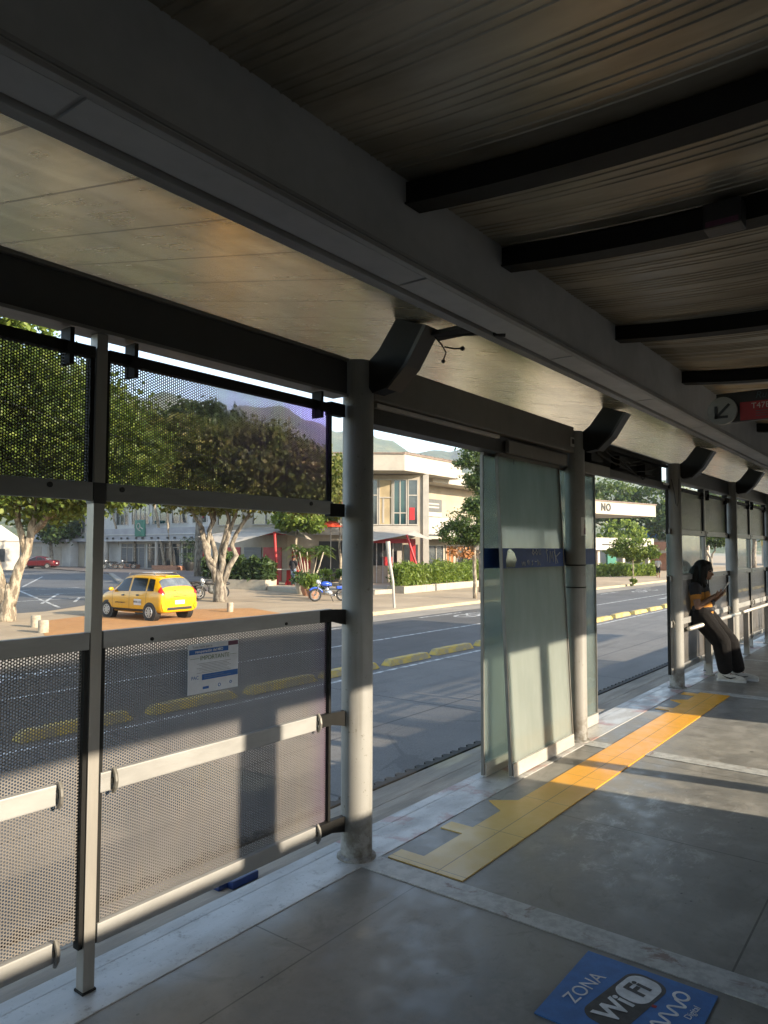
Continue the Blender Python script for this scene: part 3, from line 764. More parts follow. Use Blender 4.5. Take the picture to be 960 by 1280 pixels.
# notice on the screen
nt_ = thing('notice_poster', 'white notice sheet with blue bands on the lower screen', 'notice', (1.96, 2.385, 1.065))
B().box(-.13, .13, -.0005, .0005, -.10, .10).build('paper', 'poster', nt_)
def ink(x0, x1, z0, z1, m): B().box(x0, x1, -.0016, -.0008, z0, z1).build('print', m, nt_)
ink(-.125, .075, .058, .078, 'poster_blue'); ink(.075, .128, .078, .096, 'print_maroon')
ink(-.06, .128, -.048, -.025, 'poster_blue'); ink(-.12, -.075, .040, .0415, 'print_green'); ink(.085, .12, .040, .0415, 'print_green')
FX = (PI / 2, 0, 0)
lettering('lettering', 'Todo hacia por la', .014, 'print_grey', nt_, (-.06, -.002, .087), FX, .0002)
lettering('lettering', 'recuperación del MIO', .016, 'poster', nt_, (-.025, -.0022, .068), FX, .0002, bold=.0004)
lettering('lettering', 'IMPORTANTE', .025, 'print_green', nt_, (.005, -.002, .040), FX, .0002)
lettering('lettering', 'PAC', .02, 'poster_blue', nt_, (-.095, -.002, -.036), FX, .0002)
q = B()
for i in range(7): q.box(-.085 + .012 * (i % 3), .09 - .01 * ((i * 2) % 3), -.0016, -.0008, .018 - i * .0062, .0195 - i * .0062)
q.box(-.05, .05, -.0022, -.0018, -.0335, -.032); q.box(-.05, .09, -.0022, -.0018, -.041, -.0395)
q.build('print', 'print_grey', nt_)
q = B(); q.box(-.055, -.025, -.0016, -.0008, -.085, -.075); q.torus((.03, -.001, -.078), (0, 1, 0), .006, .0015, 12, 5); q.torus((.09, -.001, -.074), (0, 1, 0), .005, .0015, 12, 5); q.build('print', 'poster_blue', nt_)
# blue plastic pad on the ledge
q = B(); q.box(2.30, 2.46, 2.64, 2.78, -.03, .008, .008); q.box(2.25, 2.31, 2.68, 2.75, -.03, -.005, .006)
tag(q.build('blue_pad', 'blue_pad', None, (2.5, 2.7, -.03)), 'dark blue plastic pad lying on the ledge under the lower screen', 'pad')

# ------------------------------------------------------------------ glass doors
def door(name, label, x0, x1, yb, yt, matn, z0=.10, z1=2.20, ground=True, mark=None):
    t = thing(name, label, 'glass door', ((x0 + x1) / 2, yb, 0), 'glass doors beside the column')
    h = (x1 - x0) / 2; s = (yt - yb) / (z1 - 0)
    def Y(z): return s * z
    def sl(xa, xb, za, zb, ya, yc): return B().prism([(xa, Y(za) + ya, za), (xa, Y(za) + yc, za), (xa, Y(zb) + yc, zb), (xa, Y(zb) + ya, zb)], (xb - xa, 0, 0))
    sl(-h + .012, h - .012, z0, z1, -.004, .004).build('pane', matn, t)
    for xx in (-h, h - .012): sl(xx, xx + .012, z0 - .08, z1, -.011, .011).build('edge_profile', 'rail_dark', t)
    sl(-h + .012, h - .012, .012, z0, -.02, .02).build('bottom_profile', 'alu', t)
    sl(-h + .012, h - .012, z1, z1 + .05, -.015, .015).build('top_profile', 'casing', t)
    bf = sl(-h + .014, h - .014, 1.415, 1.555, -.0075, -.0045).build('blue_band', 'blue_film', t)
    return t, bf, Y, h
t, bf, Y, h = door('sliding_door', 'dusty frosted glass door leaf, leaning inward at its foot', 4.46, 5.50, 2.34, 2.44, 'glass_door')
o = B(); 
# scratched graffiti on the band (strokes)
def stroke(B_, pts, r, Yf, y): B_.tube([(p[0], Yf(p[1]) + y, p[1]) for p in pts], r, 5)
g_ = B()
zc = 1.49
for pts in ([(.22, .045), (.20, .05), (.195, .03), (.215, .005), (.21, -.03)], [(.25, -.04), (.265, .04), (.285, -.01), (.305, .04), (.32, -.035)], [(.35, .05), (.36, -.05)], [(.335, .04), (.40, -.045)], [(.37, .0), (.45, .03)],
            [(-.045, .03), (-.03, .05), (-.01, .03), (-.025, .015), (-.045, .03)], [(.01, .03), (.025, .05), (.045, .03), (.03, .015), (.01, .03)], [(.07, .05), (.07, .02), (.10, .02), (.10, .05)],
            [(-.22, -.03), (-.21, -.055), (-.19, -.03), (-.17, -.055), (-.17, -.03)], [(-.13, -.03), (-.11, -.05), (-.10, -.03), (-.12, -.02), (-.13, -.03)], [(-.04, -.025), (-.06, -.03), (-.045, -.045), (-.06, -.055)], [(-.01, -.03), (.02, -.03)], [(.04, -.02), (.04, -.055), (.06, -.03), (.08, -.055)]):
    stroke(g_, [(p[0], zc + p[1] * 1.1) for p in pts], .0035, Y, -.008)
g_.build('scratched_tag', 'white_film', bf)
def flame(xo, w, hgt, Yf, y, par, mat='cream_film'):
    pts = [(0, -.5), (.75, -.5), (.95, -.1), (.75, .3), (.45, .5), (.2, .42), (.1, .1), (0, -.1)]
    B().prism([(xo + w * p[0], Yf(1.485 + hgt * p[1]) + y, 1.485 + hgt * p[1]) for p in pts], (0, -.001, 0)).build('peeled_patch', mat, par)
flame(-.46, .17, .13, Y, -.008, bf, 'glass_clear')
t, bf, Y, h = door('sliding_door', 'clear glass door leaf standing behind the frosted leaf', 4.36, 5.52, 2.50, 2.50, 'glass_clear')
t, bf, Y, h = door('fixed_glass', 'narrow fixed glass panel directly beside the stickered column', 5.46, 5.80, 2.47, 2.47, 'glass_clear')
flame(-.14, .12, .12, Y, -.008, bf)
t, bf, Y, h = door('fixed_glass', 'clear glass panel right of the stickered column at the open doorway', 5.80, 6.34, 2.47, 2.47, 'glass_clear')
flame(-.12, .13, .13, Y, -.008, bf)

# ------------------------------------------------------------------ far side of the station (behind the camera): what shades it
YF = mir(YC)
FLB = ['column opposite, left end', 'column opposite the nearest column', 'column opposite the doors', 'column opposite the person', 'column opposite the far bay', 'column opposite the far screens', 'column opposite the last bay']
for i, x in enumerate(XC[:5]): column(x, YF, 'round ' + FLB[i], -1)
def far_fascia(x0, x1, lab):
    tag(B().box(x0, x1, YF - .08, YF - .01, 2.34, 2.52, .003).build('fascia_beam', 'fascia', None, ((x0 + x1) / 2, YF, 2.34)), lab, 'beam', 'fascia beams over the platform side')
far_fascia(-15.5, 23, 'long dark fascia beam over the opposite side of the platform')
def far_wall(x0, x1, zt, lab):  # unseen solid boards, height shaped to the sunlit band on the near side
    t = thing('shade_panel', lab, 'panel', ((x0 + x1) / 2, YF - .04, 0), 'tall panels on the opposite side')
    h = (x1 - x0) / 2
    B().box(-h, h, -.02, .02, .12, zt, .004).build('board', 'panel_far', t)
    for xx in (-h + .03, h - .03): B().box(xx - .03, xx + .03, -.03, .03, .0, 2.34, .003).build('leg', 'post', t)
def far_blocker(x0, x1, lab):  # added strip that stops sun slipping in above the far fascia
    tag(B().box(x0, x1, YF - .06, YF - .03, 2.523, 2.84).build('sun_blocker', 'fascia', None, ((x0 + x1) / 2, YF, 2.52)), lab, 'panel', 'added sun blockers over the opposite fascia')
far_blocker(-15.4, 4.9, 'long unseen panel added above the opposite fascia to block sun'); far_blocker(6.9, 22.8, 'unseen panel added above the opposite fascia to block sun, far half')
far_wall(-15.3, XC[0] - .05, 1.70, 'unseen tall grey panel opposite, at the left end'); far_wall(XC[0] + .05, XC[1] - .05, 1.70, 'unseen tall grey panel opposite the nearest screens')
far_wall(XC[1] + .05, 5.15, 1.70, 'unseen tall grey panel opposite the glass doors'); far_wall(7.75, XC[3] - .05, 1.72, 'unseen narrow grey panel opposite the open doorway')
far_wall(XC[3] + .05, XC[4] - .05, 1.72, 'unseen tall grey panel opposite the person'); far_wall(XC[4] + .05, XC[5] - .05, 1.72, 'unseen tall grey panel opposite the far screens'); far_wall(XC[5] + .05, XC[6] - .05, 1.72, 'unseen tall grey panel opposite the last bay')

for i, (xa, xb, h_) in enumerate([(-60, -34, 9.5), (-33, -12, 8.2), (-11, 9, 9.0), (10, 30, 8.0), (31, 58, 9.6)]):  # unseen row of houses added to hold back low sky light
    t = thing('unseen_house', 'unseen beige house added across the opposite street to cut sky light, ' + ['farthest behind', 'second behind', 'level with the near screens', 'level with the doors', 'level with the far bays'][i], 'building', ((xa + xb) / 2, -34, -.88), 'added houses across the opposite street')
    hw = (xb - xa) / 2
    B().box(-hw, hw, -9, 0, 0, h_).build('wall', 'wall_b', t); B().box(-hw - .2, hw + .2, -9.2, .5, h_ + .003, h_ + .3).build('roof', 'roof_edge', t)
    for k in range(int(hw * 2 / 4)): 
        B().box(-hw + 1 + k * 4, -hw + 3 + k * 4, .004, .05, 5, 6.8).build('window', 'win', t)
# ------------------------------------------------------------------ hanging sign and loudspeaker
t = thing('route_sign', 'hanging black route sign with a red panel and round arrow disc', 'sign', (5.0, .62, 2.45))
B().box(-.02, .02, -.50, .50, -.09, .10, .006).build('board', 'black', t)
B().box(-.0235, -.0205, -.49, .36, -.085, .03, .001).build('red_panel', 'sign_red', t)
FS = (PI / 2, 0, -PI / 2)
dc = B().tube([(-.05, .46, -.015), (-.021, .46, -.015)], .088, 36).build('arrow_disc', 'sign_grey', t, None, 'auto')
ar = B()
ar.obox((-.053, .455, -.016), (0, -1, 1), (0, 1, 1), (1, 0, 0), .056, .008, .002)
ar.obox((-.053, .495, -.025), (0, 0, 1), (0, 1, 0), (1, 0, 0), .040, .008, .002); ar.obox((-.053, .465, -.056), (0, 1, 0), (0, 0, 1), (1, 0, 0), .040, .008, .002)
ar.build('arrow', 'black', dc)
lettering('lettering', 'Rutas / Routes', .058, 'sign_teal', t, (-.0215, .10, .065), FS, .0004, shear=.25)
lettering('lettering', 'T47B T47B', .05, 'sign_text', t, (-.024, .18, .0), FS, .0004)
q = B()
for zz in (-.035, -.05, -.065): q.box(-.0245, -.0237, .10, .27, zz, zz + .004)
q.build('small_print', 'sign_teal', t)

for yy in (-.38, -.12): B().tube([(0, yy, .10), (0, yy, .34)], .008, 8).build('hanger_rod', 'black', t)
t = thing('loudspeaker', 'small black box clamped to a roof rib', 'loudspeaker', (2.80, .585, 2.755))
B().box(-.06, .03, -.065, .065, -.05, .045, .012).build('case', 'black', t)
B().box(-.064, -.0605, -.055, .055, -.045, -.025, .002).build('label', 'print_maroon', t)

# ================================================================== outdoors: ground
ZW, ZR = -.88, -1.0
def sheet(name, pts, z, mat, thick=.0):
    b = B()
    if thick: b.prism([(p[0], p[1], z - thick) for p in pts], (0, 0, thick))
    else: b.poly([(p[0], p[1], z) for p in pts])
    return struct(b.build(name, mat))
sheet('ground', [(-1800, -1800), (1800, -1800), (1800, 1800), (-1800, 1800)], -1.03, 'ground')
sheet('road', [(-250, -16.6), (420, -16.6), (420, 17.2), (-250, 17.2)], -1.0, 'asphalt')
sheet('road_asphalt', [(-250, 9.75), (420, 9.75), (420, 15.7), (-250, 15.7)], -.996, 'asphalt2')
sheet('gutter', [(-250, 15.7), (420, 15.7), (420, 17.22), (-250, 17.22)], -.992, 'gutter')
sheet('sidewalk', [(-120, 17.45), (300, 17.45), (300, 150), (-120, 150)], ZW, 'sidewalk', .14)
sheet('opposite_sidewalk', [(-120, -60), (300, -60), (300, -16.6), (-120, -16.6)], ZW, 'sidewalk', .14)
b = B(); b.box(18.6, 300, 17.2, 17.46, -1.02, ZW + .01, .02); b.box(-120, 9.2, 17.2, 17.46, -1.02, ZW + .01, .02)
struct(b.build('road_kerb', 'kerbstone'))
struct(B().prism([(9.2, 17.2, -.99), (18.6, 17.2, -.99), (18.6, 17.5, ZW + .004), (9.2, 17.5, ZW + .004)], (0, 0, -.03)).build('kerb_ramp', 'kerbstone'))
sheet('side_street', [(5, 27.6), (14.2, 27.2), (19.5, 30.5), (24.5, 36), (29.5, 46), (37.5, 60), (43.5, 84), (44, 120), (12, 120), (2, 60)], ZW + .004, 'asphalt2')
sheet('brick_apron', [(9.3, 17.6), (18.6, 17.6), (20.2, 22.3), (16.5, 25.0), (12.6, 23.8), (10.9, 21.0)], ZW + .006, 'brick')
b = B()
def dashes(y, w, x0, x1, on, off, z):
    x = x0
    while x < x1: b.poly([(x, y - w, z), (min(x + on, x1), y - w, z), (min(x + on, x1), y + w, z), (x, y + w, z)]); x += on + off
dashes(12.5, .055, -120, 200, 320, 1, -.991); dashes(9.25, .05, -120, 200, 320, 1, -.995); dashes(15.3, .05, -20, 200, 3, 3, -.991)
def ring(cx, cy, rx, ry, w, z, n=26):
    for i in range(n):
        a, c = 2 * PI * i / n, 2 * PI * (i + 1) / n
        b.poly([(cx + rx * math.cos(a), cy + ry * math.sin(a), z), (cx + rx * math.cos(c), cy + ry * math.sin(c), z), (cx + (rx - w) * math.cos(c), cy + (ry - w) * math.sin(c), z), (cx + (rx - w) * math.cos(a), cy + (ry - w) * math.sin(a), z)])
for bx in (24.0, 44.0, 66.0, 6.0):
    ring(bx, 14.4, .75, .42, .12, -.9905); ring(bx + 2.1, 14.4, .75, .42, .12, -.9905)
    for p, q in (((bx, 14.4), (bx + .8, 14.9)), ((bx + .8, 14.9), (bx + 2.1, 14.4)), ((bx, 14.4), (bx + 1.1, 14.3)), ((bx + 1.1, 14.3), (bx + .8, 14.9)), ((bx + 1.7, 14.95), (bx + 2.1, 14.4))):
        d = Vector((q[0] - p[0], q[1] - p[1], 0)).normalized(); n_ = Vector((-d.y, d.x, 0)) * .05
        b.poly([(p[0] + n_.x, p[1] + n_.y, -.9900), (q[0] + n_.x, q[1] + n_.y, -.9900), (q[0] - n_.x, q[1] - n_.y, -.9900), (p[0] - n_.x, p[1] - n_.y, -.9900)])
for ax_ in (22.5, 38.0, 60.0):
    b.poly([(ax_, 11.4, -.9902), (ax_ + 2, 11.4, -.9902), (ax_ + 2, 11.55, -.9902), (ax_, 11.55, -.9902)]); b.poly([(ax_ + 2, 11.1, -.9901), (ax_ + 3, 11.47, -.9901), (ax_ + 2, 11.85, -.9901)])
struct(b.build('road_markings', 'roadpaint'))
b = B(); z = ZW + .008
for i, (p, q, w) in enumerate([((15.5, 28.6), (26, 58), .07), ((14, 33), (22.5, 33.6), .07), ((19, 37), (27, 37.5), .06), ((16, 31), (20, 37), .07), ((22, 45), (31, 60), .07), ((13, 40), (24, 42), .08), ((24, 66), (41, 70), .12), ((27, 60), (30, 80), .1), ((17.4, 30.8), (19.2, 33.5), .07), ((19.2, 33.5), (22.2, 33.2), .07)]):
    d = Vector((q[0] - p[0], q[1] - p[1], 0)).normalized(); n_ = Vector((-d.y, d.x, 0)) * w
    zz = z + i * .0006
    b.poly([(p[0] + n_.x, p[1] + n_.y, zz), (q[0] + n_.x, q[1] + n_.y, zz), (q[0] - n_.x, q[1] - n_.y, zz), (p[0] - n_.x, p[1] - n_.y, zz)])
struct(b.build('street_markings', 'roadpaint'))
b = B()
b.prism([(19.4, 31.2, ZW), (24.4, 36.6, ZW), (29.4, 46.4, ZW), (37.4, 60.4, ZW), (37.7, 60.2, ZW), (29.8, 46.2, ZW), (24.7, 36.4, ZW), (19.7, 31.0, ZW)], (0, 0, .13)); struct(b.build('street_kerb', 'gutter'))
sheet('forecourt', [(20, 31.4), (24.7, 36.8), (29.8, 46.4), (37.7, 60.2), (43.4, 84), (49, 96), (49, 60), (33, 38), (29, 36), (26, 31.4)], ZW + .10, 'forecourt', .12)

# lane separators: each painted concrete block its own object
blk = B(); blk.prism([(-.87, 0, 0), (-.76, 0, .15), (.76, 0, .15), (.87, 0, 0)], (0, .28, 0))
for v_ in blk.bm.verts: v_.co.y += -.14; v_.co.y *= .66 if v_.co.z > .1 else 1
bmesh.ops.bevel(blk.bm, geom=list(blk.bm.edges), offset=.012, segments=2, affect='EDGES')
blk0 = blk.build('lane_separator', 'barrier', None, (0, 0, 0)); blk0.location = (1.6, 9.68, ZR - .002)
LS = 'worn yellow painted concrete block in the row dividing the bus lane from the street'
tag(blk0, LS, 'lane separator', 'yellow lane separator blocks')
x = 1.6 + 1.98
while x < 62:
    o = blk0.copy(); C.objects.link(o); o.location.x = x + rnd.uniform(-.05, .05); o.location.y = 9.68 + rnd.uniform(-.04, .04); o.rotation_euler.z = rnd.uniform(-.02, .02); o.scale = (rnd.uniform(.93, 1.02), 1, rnd.uniform(.85, 1.05)); x += 1.98

# ------------------------------------------------------------------ trees and plants
def tree(name, label, base, limbs, blobs, n, leaf, mat, bark, seed, clump=.22, nclump=60, group=None, extra=None):
    """limbs: list of (points relative to base, radii)"""
    t = thing(name, label, 'tree', base, group)
    tb = B()
    for pts, rad in limbs:
        tb.tube(pts, rad, 12); tb.ball(pts[0], rad[0] * .97, seg=12, rings=8); tb.ball(pts[-1], rad[-1] * .97, seg=12, rings=8)
    tb.build('trunk', bark, t, None, True)
    me = leaves_mesh(crown_points(blobs, n, seed, clump, nclump), leaf, seed)
    link('crown', me, mat, t)
    if extra: extra(t)
    return t
def wob(p, q, n, amp, seed):
    r_ = random.Random(seed); p, q = Vector(p), Vector(q)
    return [p.lerp(q, i / n) + (Vector((r_.uniform(-1, 1), r_.uniform(-1, 1), r_.uniform(-.4, .4))) * amp * math.sin(PI * i / n)) for i in range(n + 1)]
def taper(a, b, n): return [a + (b - a) * i / n for i in range(n + 1)]
def limb(p, q, a, b, seed, amp=.12, n=6): return (wob(p, q, n, amp, seed), taper(a, b, n))

tree('street_tree', 'big street tree at the left edge with pale forked trunk beside two bollards', (11.6, 24.72, ZW),
     [limb((0, 0, -.05), (.05, -.1, 1.1), .30, .20, 1, .03), limb((-.02, -.02, .5), (-.35, .25, 2.1), .20, .13, 2, .08), limb((-.35, .25, 2.1), (-.9, .6, 4.5), .13, .06, 21), limb((.04, -.06, .5), (.45, -.75, 3.1), .20, .12, 3, .06), limb((.4, -.65, 2.9), (.5, -.9, 4.6), .12, .07, 4),
      limb((.45, -.75, 3.0), (1.3, -1.9, 4.2), .13, .07, 5), limb((.3, -.5, 2.3), (-.2, 0, 5.5), .12, .06, 6), limb((1.3, -1.9, 4.2), (2.2, -3.0, 5.6), .07, .03, 7)],
     [((.2, -.8, 6.4), 3.6, 3.6, 2.6), ((-1.5, 1.0, 5.8), 2.6, 2.6, 2.0), ((1.6, -2.6, 5.3), 2.0, 2.0, 1.6), ((-.3, .4, 8.0), 2.2, 2.2, 1.5, .8), ((.4, -.3, 4.3), 2.4, 2.4, .9, .8)], 40000, .125, 'leaf_a', 'bark', 11, .15, 220)
tree('street_tree', 'tall street tree with high pale leaves at the top left, near the road', (7.0, 20.2, ZW),
     [limb((0, 0, 0), (.5, .1, 6.0), .2, .12, 31), limb((.5, .1, 5.8), (2.0, .2, 9.0), .1, .03, 32)], [((2.1, .2, 9.1), .9, .9, .6), ((2.9, .0, 8.6), .6, .6, .35, .4), ((.9, .2, 9.4), 1.2, 1.2, .8)], 2600, .12, 'leaf_y', 'bark', 12, .24, 40)
tree('flame_tree', 'wide spreading street tree with many upright limbs and reddish leaves behind the taxi', (21.78, 26.14, ZW),
     [limb((0, 0, -.05), (-.02, 0, 1.35), .33, .25, 41, .05), limb((0, .0, .7), (-.95, .9, 4.2), .17, .06, 42, .2, 8), limb((-.05, .05, .8), (-.45, .3, 4.6), .14, .06, 43, .2, 8), limb((.02, -.02, .8), (.1, -.4, 4.8), .16, .06, 44, .2, 8), limb((.03, -.05, .7), (.7, -1.2, 4.4), .16, .06, 45, .2, 8),
      limb((-.15, .1, 1.0), (-.75, .45, 3.2), .18, .1, 46, .1), limb((.0, .0, 1.4), (.35, -.75, 4.5), .13, .06, 47), limb((-.9, .9, 4.1), (-2.2, 2.2, 6.2), .09, .03, 48), limb((.7, -1.2, 4.3), (2.0, -3.0, 5.6), .08, .03, 49), limb((-.5, .35, 2.1), (-.2, .2, 4.5), .1, .06, 50)],
     [((-1.4, 1.6, 6.4), 2.7, 2.7, 1.9), ((.8, -1.4, 6.2), 2.6, 2.6, 1.9), ((2.2, -3.1, 5.6), 2.1, 2.1, 1.5), ((-3.0, 3.0, 6.8), 2.2, 2.2, 1.9), ((0, 0, 4.9), 2.6, 2.6, .8, .8)], 44000, .14, 'leaf_r', 'bark_dark', 13, .14, 220)
tree('street_tree', 'dark leafy tree between the two street trees, above the taxi', (18.66, 31.42, ZW + .1),
     [limb((0, 0, 0), (-.1, .2, 4.8), .24, .16, 61), limb((-.1, .2, 4.8), (.6, -.6, 7), .12, .05, 62), limb((-.1, .2, 4.6), (-.9, .9, 7), .12, .05, 63)],
     [((-.2, -.3, 7.4), 2.5, 2.5, 2.3), ((.8, -1.3, 6.0), 2.0, 2.0, 1.6), ((-1.2, 1.2, 6.2), 1.9, 1.9, 1.5)], 22000, .14, 'leaf_a', 'bark_dark', 14, .16, 130)
tree('street_tree', 'round dark green treetop rising behind the spreading tree', (38.5, 49.0, ZW),
     [limb((0, 0, 0), (0, 0, 10), .35, .2, 71)], [((0, 0, 12.6), 3.4, 3.4, 1.9), ((.6, -.7, 10.3), 2.6, 2.6, 1.5)], 7000, .3, 'leaf_d', 'bark_dark', 15, .2, 60)
for i, (x, y, z, r_) in enumerate([(27, 86, 4.5, 4.0), (38, 100, 5.2, 4.4), (46.5, 88, 4.6, 3.0), (17, 70, 4.8, 4.0)]):
    tree('background_tree', ['dark bushy tree far down the side street at the left', 'dark tree at the end of the side street, behind the maroon car', 'dark tree beside the grey office block', 'leafy tree left of the side street'][i], (x, y, ZW),
         [limb((0, 0, 0), (0, 0, z), .25, .15, 80 + i)], [((0, 0, z + 1.2), r_, r_, r_ * .75), ((.8, -.8, z - .2), r_ * .7, r_ * .7, r_ * .45)], 5000, .3, 'leaf_d', 'bark_dark', 20 + i, .2, 50, 'trees down the side street')
tree('sapling', 'small street tree with round crown before the right hedge, a dry orange branch on it', (31.1, 18.2, ZW),
     [limb((0, 0, 0), (-.02, .02, 2.3), .11, .085, 91, .03), limb((-.02, .02, 2.2), (.1, -.1, 4.2), .07, .03, 92), limb((0, 0, 2.1), (.5, -.65, 2.9), .05, .02, 93), limb((0, 0, 2.0), (-.5, .7, 2.5), .05, .025, 94), limb((0, 0, 1.9), (-.6, .75, 2.2), .035, .015, 95)],
     [((-.1, .1, 3.75), 1.0, 1.0, .85), ((.5, -.6, 3.4), .75, .75, .6), ((-.6, .75, 3.2), .75, .75, .55), ((.1, -.1, 4.55), .6, .6, .5), ((.1, 0, 3.0), .8, .8, .4)], 9000, .085, 'leaf_g', 'bark', 31, .2, 110,
     extra=lambda t: link('dry_branch', leaves_mesh(crown_points([((-.55, .62, 2.3), .42, .5, .22), ((-.3, .25, 2.15), .25, .25, .15)], 620, 33, .25, 26), .085, 33), 'leaf_o', t))
tree('slender_tree', 'tall slender tree of stacked dark clumps behind the small street tree', (35.8, 20.6, ZW),
     [limb((0, 0, 0), (-.05, .05, 5.5), .12, .08, 101, .1), limb((-.05, .05, 5.5), (-.1, .1, 8.4), .08, .03, 102, .1)],
     [((-.05, .1, 7.7), .95, .95, .75), ((.35, -.4, 6.9), .75, .75, .6), ((-.55, .75, 7.35), .5, .5, .35, .5), ((.2, -.3, 5.9), .75, .75, .6), ((.3, -.4, 5.0), .6, .6, .5, .7), ((-.2, .3, 6.3), .6, .6, .45, .7)], 7000, .10, 'leaf_g', 'bark_dark', 35, .22, 90)
tree('roadside_sapling', 'thin young tree with pale crown before the far right hedge', (49.9, 16.75, ZW),
     [limb((0, 0, 0), (0, 0, 1.9), .05, .035, 111, .03), limb((0, 0, 1.8), (.1, -.1, 2.9), .03, .015, 112)],
     [((0, .1, 2.55), 1.05, 1.05, .75), ((-.7, .7, 2.3), .6, .6, .4, .6), ((.8, -.9, 2.2), .6, .6, .45, .6), ((0, 0, .15), .2, .2, .25, .12)], 3200, .12, 'leaf_a', 'bark', 37, .24, 60)
bt = [((97, 41), 8.5, 4.0, 'leaf_g'), ((99, 35.5), 8.2, 4.2, 'leaf_g'), ((101, 30), 7.8, 3.8, 'leaf_g'), ((104, 25), 7.2, 3.8, 'leaf_d'), ((88, 31), 3.0, 2.6, 'leaf_y'), ((103, 19), 6.5, 3.6, 'leaf_g'), ((96, 27.5), 4.6, 2.6, 'leaf_d')]
btl = ['first of the tall hazy trees behind the canopy building', 'second tall hazy tree over the canopy building roof', 'third tall hazy tree over the canopy building roof', 'dark tree right of the canopy building', 'bright yellow-green tree under the canopy building roof', 'pale tree seen over the far screens', 'dark grey-green bush tree beside the blue water tank']
for i, ((x, y), z, r_, mt) in enumerate(bt):
    tree('background_tree', btl[i], (x, y, ZW), [limb((0, 0, 0), (0, 0, z), .3, .2, 120 + i)], [((0, 0, z + .8), r_, r_, r_ * .72), ((.9, -1.6, z - .6), r_ * .65, r_ * .65, r_ * .5)], 4200, .34, mt, 'bark_dark', 40 + i, .2, 60, 'trees beyond the canopy building')
tree('street_tree', 'small tree seen through the glass strip between two far columns', (64.5, 15.2, ZW),
     [limb((0, 0, 0), (0, 0, 1.7), .16, .12, 131), limb((0, 0, 1.6), (.3, -.5, 3.0), .09, .04, 132), limb((0, 0, 1.6), (-.2, .5, 3.0), .09, .04, 133)],
     [((0, 0, 3.7), 1.5, 1.6, .9), ((-.2, .9, 3.2), .9, .9, .6), ((.2, -1.0, 3.3), .9, .9, .6)], 3500, .15, 'leaf_g', 'bark_dark', 51, .24, 50)

def hedge(name, label, p, q, depth, z0, z1, n, leaf, mat, seed, box=True, zb=None, cat='hedge', pm='planter'):
    p, q = Vector((p[0], p[1], 0)), Vector((q[0], q[1], 0)); d = (q - p); L = d.length; d.normalize(); nn = Vector((-d.y, d.x, 0))
    if nn.y < 0: nn = -nn
    t = thing(name, label, cat, (p.x, p.y, ZW))
    if box:
        b = B(); k = max(1, int(L / 2.4))
        for i in range(k):
            a = d * (L * i / k + .01) ; c = d * (L * (i + 1) / k - .01)
            w0, w1 = nn * 0, nn * depth
            b.prism([(a + w0)[:2] + (0,), (c + w0)[:2] + (0,), (c + w1)[:2] + (0,), (a + w1)[:2] + (0,)], (0, 0, z0 - ZW))
        b.build('planter', pm, t)
    rs = np.random.RandomState(seed)
    u = rs.rand(n) * L; v = rs.rand(n) * (depth - .1) + .05; w = rs.rand(n) ** .7
    wob_ = .82 + .16 * np.sin(u * 2.3 + seed) * np.sin(u * .9) + .1 * np.sin(u * 7.1 + v * 5)
    pts = np.stack([d.x * u + nn.x * v, d.y * u + nn.y * v, (z0 - ZW) + (z1 - z0) * w * wob_], 1) + rs.normal(size=(n, 3)) * .05
    link('foliage', leaves_mesh(pts, leaf, seed, 1.0, .5, 2.6), mat, t)
    return t
hedge('planter_hedge', 'dark bushy hedge in a low concrete planter left of the man in black', (28.2, 35.6), (29.45, 31.3), 1.3, -.30, 1.15, 7000, .16, 'leaf_d', 61)
hedge('planter_hedge', 'long bright green hedge in a pale planter before the corner shops', (31.9, 23.1), (46.5, 24.1), 1.1, -.50, .82, 15000, .085, 'leaf_y', 62, pm='wall_c')
hedge('clipped_hedge', 'bright clipped hedge far right beyond the open doorway', (60.5, 24.6), (68.2, 20.4), 1.6, -.87, .30, 6000, .13, 'leaf_y', 63, box=False)
def pot_plant(label, x, y, r_, h, pm, leafm, seed, z=ZW, hh=.5):
    t = thing('pot_plant', label, 'pot plant', (x, y, z), 'potted plants by the restaurant')
    B().tube([(0, 0, 0), (0, 0, h * .55), (0, 0, h)], [r_ * .62, r_ * .98, r_], 16).build('pot', pm, t, None, 'auto')
    link('foliage', leaves_mesh(crown_points([((0, 0, h + hh * .5), r_ * 1.25, r_ * 1.25, hh * .6)], 420, seed, .3, 16), .10, seed, 1, .4, 2.2), leafm, t)
for a in [('round terracotta pot with spilling plant beside the steps', 27.4, 26.0, .36, .55, 'terracotta', 'leaf_g', 71), ('brown pot right behind the blue motorcycle front wheel', 26.0, 24.3, .32, .5, 'terracotta', 'leaf_y', 72), ('grey pot with dark leaves left of the spilling plant', 28.2, 27.2, .34, .6, 'planter', 'leaf_d', 73),
          ('black pot with yellowish plant on the restaurant step', 29.2, 26.4, .3, .5, 'black', 'leaf_y', 74, ZW + .25), ('grey bucket plant at the right of the restaurant step', 29.6, 25.4, .28, .5, 'planter', 'leaf_g', 75, ZW + .25), ('small terracotta pot at the left end of the long hedge', 33.2, 24.5, .3, .5, 'terracotta', 'leaf_d', 76, ZW, .7),
          ('dark potted palm by the office entrance', 47.6, 62.0, .6, .9, 'black', 'leaf_d', 77, ZW + .1, 2.4)]: pot_plant(*a)
sheet('restaurant_step', [(28.6, 24.0), (37, 23.4), (40, 29), (34, 36), (30.2, 33.2), (28.3, 27.5)], ZW + .22, 'wall_c', .24)

